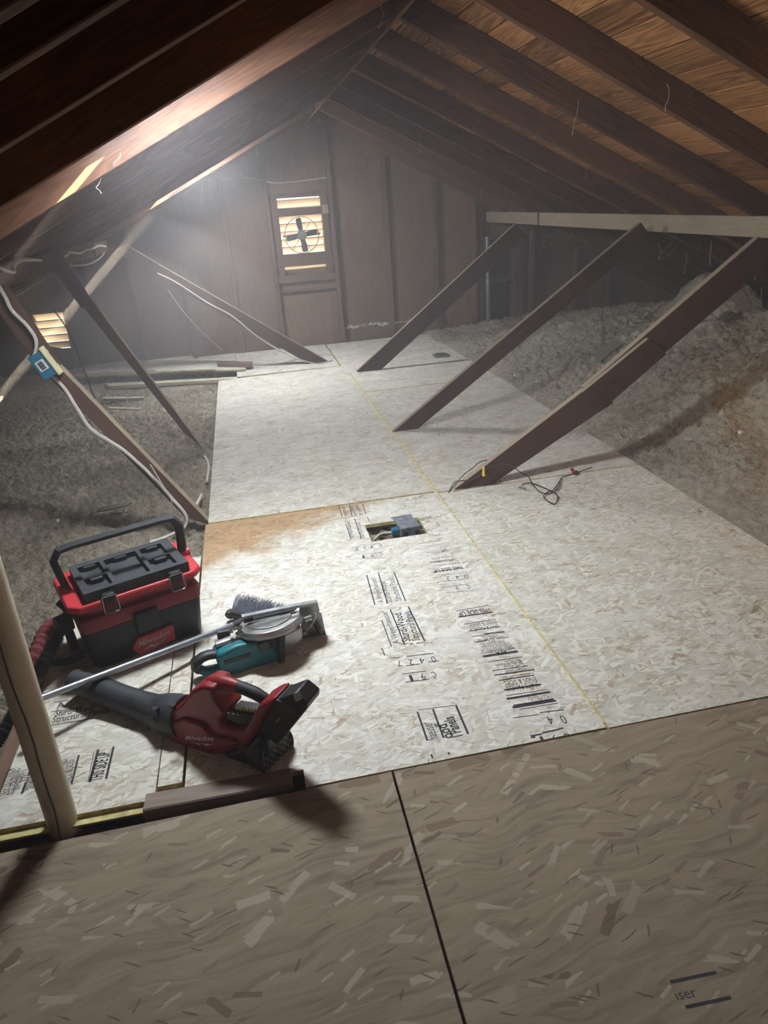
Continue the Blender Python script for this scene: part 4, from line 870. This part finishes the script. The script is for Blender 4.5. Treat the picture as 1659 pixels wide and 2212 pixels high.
# specification column, upside down
column([((300, 390), (700, 318), .004), ((330, 460), (750, 400), .007), ((400, 545), (780, 486), .004), ((455, 628), (840, 570), .004), ((640, 660), (880, 628), .004), ((640, 670), (885, 640), .004), ((500, 695), (640, 676), .003),
        ((530, 760), (680, 738), .006), ((790, 720), (930, 700), .004), ((890, 850), (1015, 832), .003), ((625, 925), (1040, 862), .006), ((630, 938), (1045, 876), .005), ((605, 895), (750, 872), .003),
        ((680, 997), (1095, 937), .004), ((740, 1103), (1165, 1042), .004), ((765, 1155), (1240, 1088), .006), ((815, 1218), (1240, 1155), .005), ((880, 1333), (1320, 1262), .008), ((900, 1400), (1400, 1325), .003), ((910, 1438), (1425, 1355), .010), ((980, 1542), (1500, 1458), .009), ((1060, 1565), (1520, 1488), .003), ((990, 1518), (1470, 1440), .007)],
       [('THIS SIDE UP', (712, 350), (325, 400), .038, 0, .02), ('ENDS & SIDES', (775, 500), (470, 550), .022), ('SPACE PANELS', (800, 548), (470, 600), .022), ('HUD-MR-111E', (800, 665), (610, 690), .012), ('NER-QA397 PRP-108', (870, 682), (560, 725), .013),
        ('371', (770, 725), (690, 735), .020), ('EXPOSURE 1', (875, 742), (640, 775), .014), ('SIZED FOR SPACING', (945, 762), (600, 808), .014), ('24oc 23/32 INCH', (975, 790), (600, 845), .022), ('RATED STURD-I-FLOOR', (985, 815), (680, 865), .015), ('APA', (900, 850), (765, 875), .026, 0, .02),
        ('Made in Canada', (1065, 960), (880, 985), .012), ('Structural Panels', (1090, 980), (770, 1025), .017), ('Sturdi-Wood', (1110, 1005), (870, 1040), .020), ('A Weyerhaeuser', (1135, 1065), (880, 1100), .022),
        ('ENDS & SIDES', (1245, 1175), (870, 1230), .026), ('SPACE PANELS', (1275, 1232), (895, 1295), .026), ('I HUD-MR 111E', (1418, 1375), (1180, 1420), .030)], c8, pA)
c7b = c7
column([((515, 320), (640, 300), .004), ((555, 335), (660, 318), .003), ((590, 375), (695, 355), .003), ((585, 422), (720, 405), .003), ((600, 440), (750, 425), .003), ((600, 475), (765, 450), .005), ((520, 180), (590, 165), .003), ((560, 345), (680, 330), .002)],
       [('THIS SIDE UP', (762, 438), (600, 462), .032, 0, .015), ('SPACE PANELS', (715, 400), (580, 418), .018), ('ENDS & SIDES', (710, 382), (590, 398), .016), ('371', (650, 285), (620, 289), .018), ('24oc', (640, 265), (590, 272), .018), ('THIS SIDE', (590, 168), (520, 182), .026, 0, .015), ('EXPOSURE 1', (610, 232), (560, 240), .014), ('SIZED FOR SPACING', (680, 350), (560, 366), .012)], c7, pA)
# left sheet
c4 = lambda x, y: (x/4.74, 1500+y/4.74)
column([((1008, 570), (920, 905), .008), ((1165, 540), (1088, 872), .007), ((810, 625), (735, 925), .006), ((325, 740), (295, 825), .006), ((270, 905), (225, 1025), .007), ((390, 905), (365, 1000), .006), ((405, 960), (395, 995), .006), ((620, 665), (605, 700), .006), ((965, 595), (900, 905), .002), ((560, 85), (700, 68), .004), ((525, 185), (830, 145), .004), ((505, 328), (960, 250), .004)],
       [('THIS SIDE UP', (1040, 885), (1135, 590), .038, 0, .02), ('ENDS & SIDES', (735, 905), (760, 670), .022), ('PANELS', (655, 780), (690, 665), .022), ('24oc 23/32 INCH', (85, 1035), (155, 760), .028), ('SIZED FOR SPACING', (140, 1025), (215, 760), .018), ('EXPOSURE 1', (195, 980), (260, 785), .018), ('371', (290, 895), (320, 825), .026), ('NER-QA397 PRP-108', (300, 985), (370, 740), .018), ('HUD-MR-111E', (360, 960), (390, 830), .016),
        ('A', (580, 150), (670, 125), .030), ('Sturdi-Wood', (560, 235), (960, 165), .034, 0, .015), ('Structural Panels', (530, 300), (1120, 190), .034, 0, .01)], c4, pS1, .002)
# near right sheet
c5 = lambda x, y: (1380+x/5.946, 2020+y/5.946)
column([((405, 612), (990, 485), .0065), ((600, 935), (1180, 808), .0065)], [('\u0131ser', (500, 848), (760, 800), .022)], c5, pN2, .002)
# ================================================================== HAZE
hm = bpy.data.materials.new('dusty_air'); hm.use_nodes = True; nt = hm.node_tree; nt.nodes.remove(nt.nodes['Principled BSDF'])
vs_ = nt.nodes.new('ShaderNodeVolumeScatter'); vs_.inputs['Color'].default_value = (.98, .92, .96, 1); vs_.inputs['Density'].default_value = .027; vs_.inputs['Anisotropy'].default_value = -.05
nt.links.new(vs_.outputs[0], nt.nodes['Material Output'].inputs['Volume'])
for sc_, dn_, lb_ in ((1.0, .055, 'wide faint dust cloud at the far left under the roof vent'), (.72, .12, 'denser core of the dust cloud at the far left')):
    hm2 = hm.copy(); hm2.name = 'denser_dusty_air'; hm2.node_tree.nodes['Volume Scatter'].inputs['Density'].default_value = dn_
    mb = MB(); cc, rr_ = V((-1.75, 7.15, .62)), V((2.1, 1.2, 1.05))*sc_; nu, nv = 32, 16
    for j in range(nv+1):
        for i in range(nu):
            a_, b_ = 2*math.pi*i/nu, math.pi*j/nv; mb.v.append((cc.x+rr_.x*math.cos(a_)*math.sin(b_), cc.y+rr_.y*math.sin(a_)*math.sin(b_), cc.z+rr_.z*math.cos(b_)))
    for j in range(nv):
        for i in range(nu): mb.f.append((j*nu+i, j*nu+(i+1) % nu, (j+1)*nu+(i+1) % nu, (j+1)*nu+i)); mb.mi.append(0)
    tag(obj('dust_cloud', mb, hm2, None, base=cc), lb_, 'haze', kind='stuff')
o = obj('dust_haze', MB().box((-4.05, -1.5, -.19), (5.4, 8.40, 2.5)), hm, None); o['kind'] = 'stuff'; o['label'] = 'thin dusty haze hanging in the attic air'; o['category'] = 'haze'
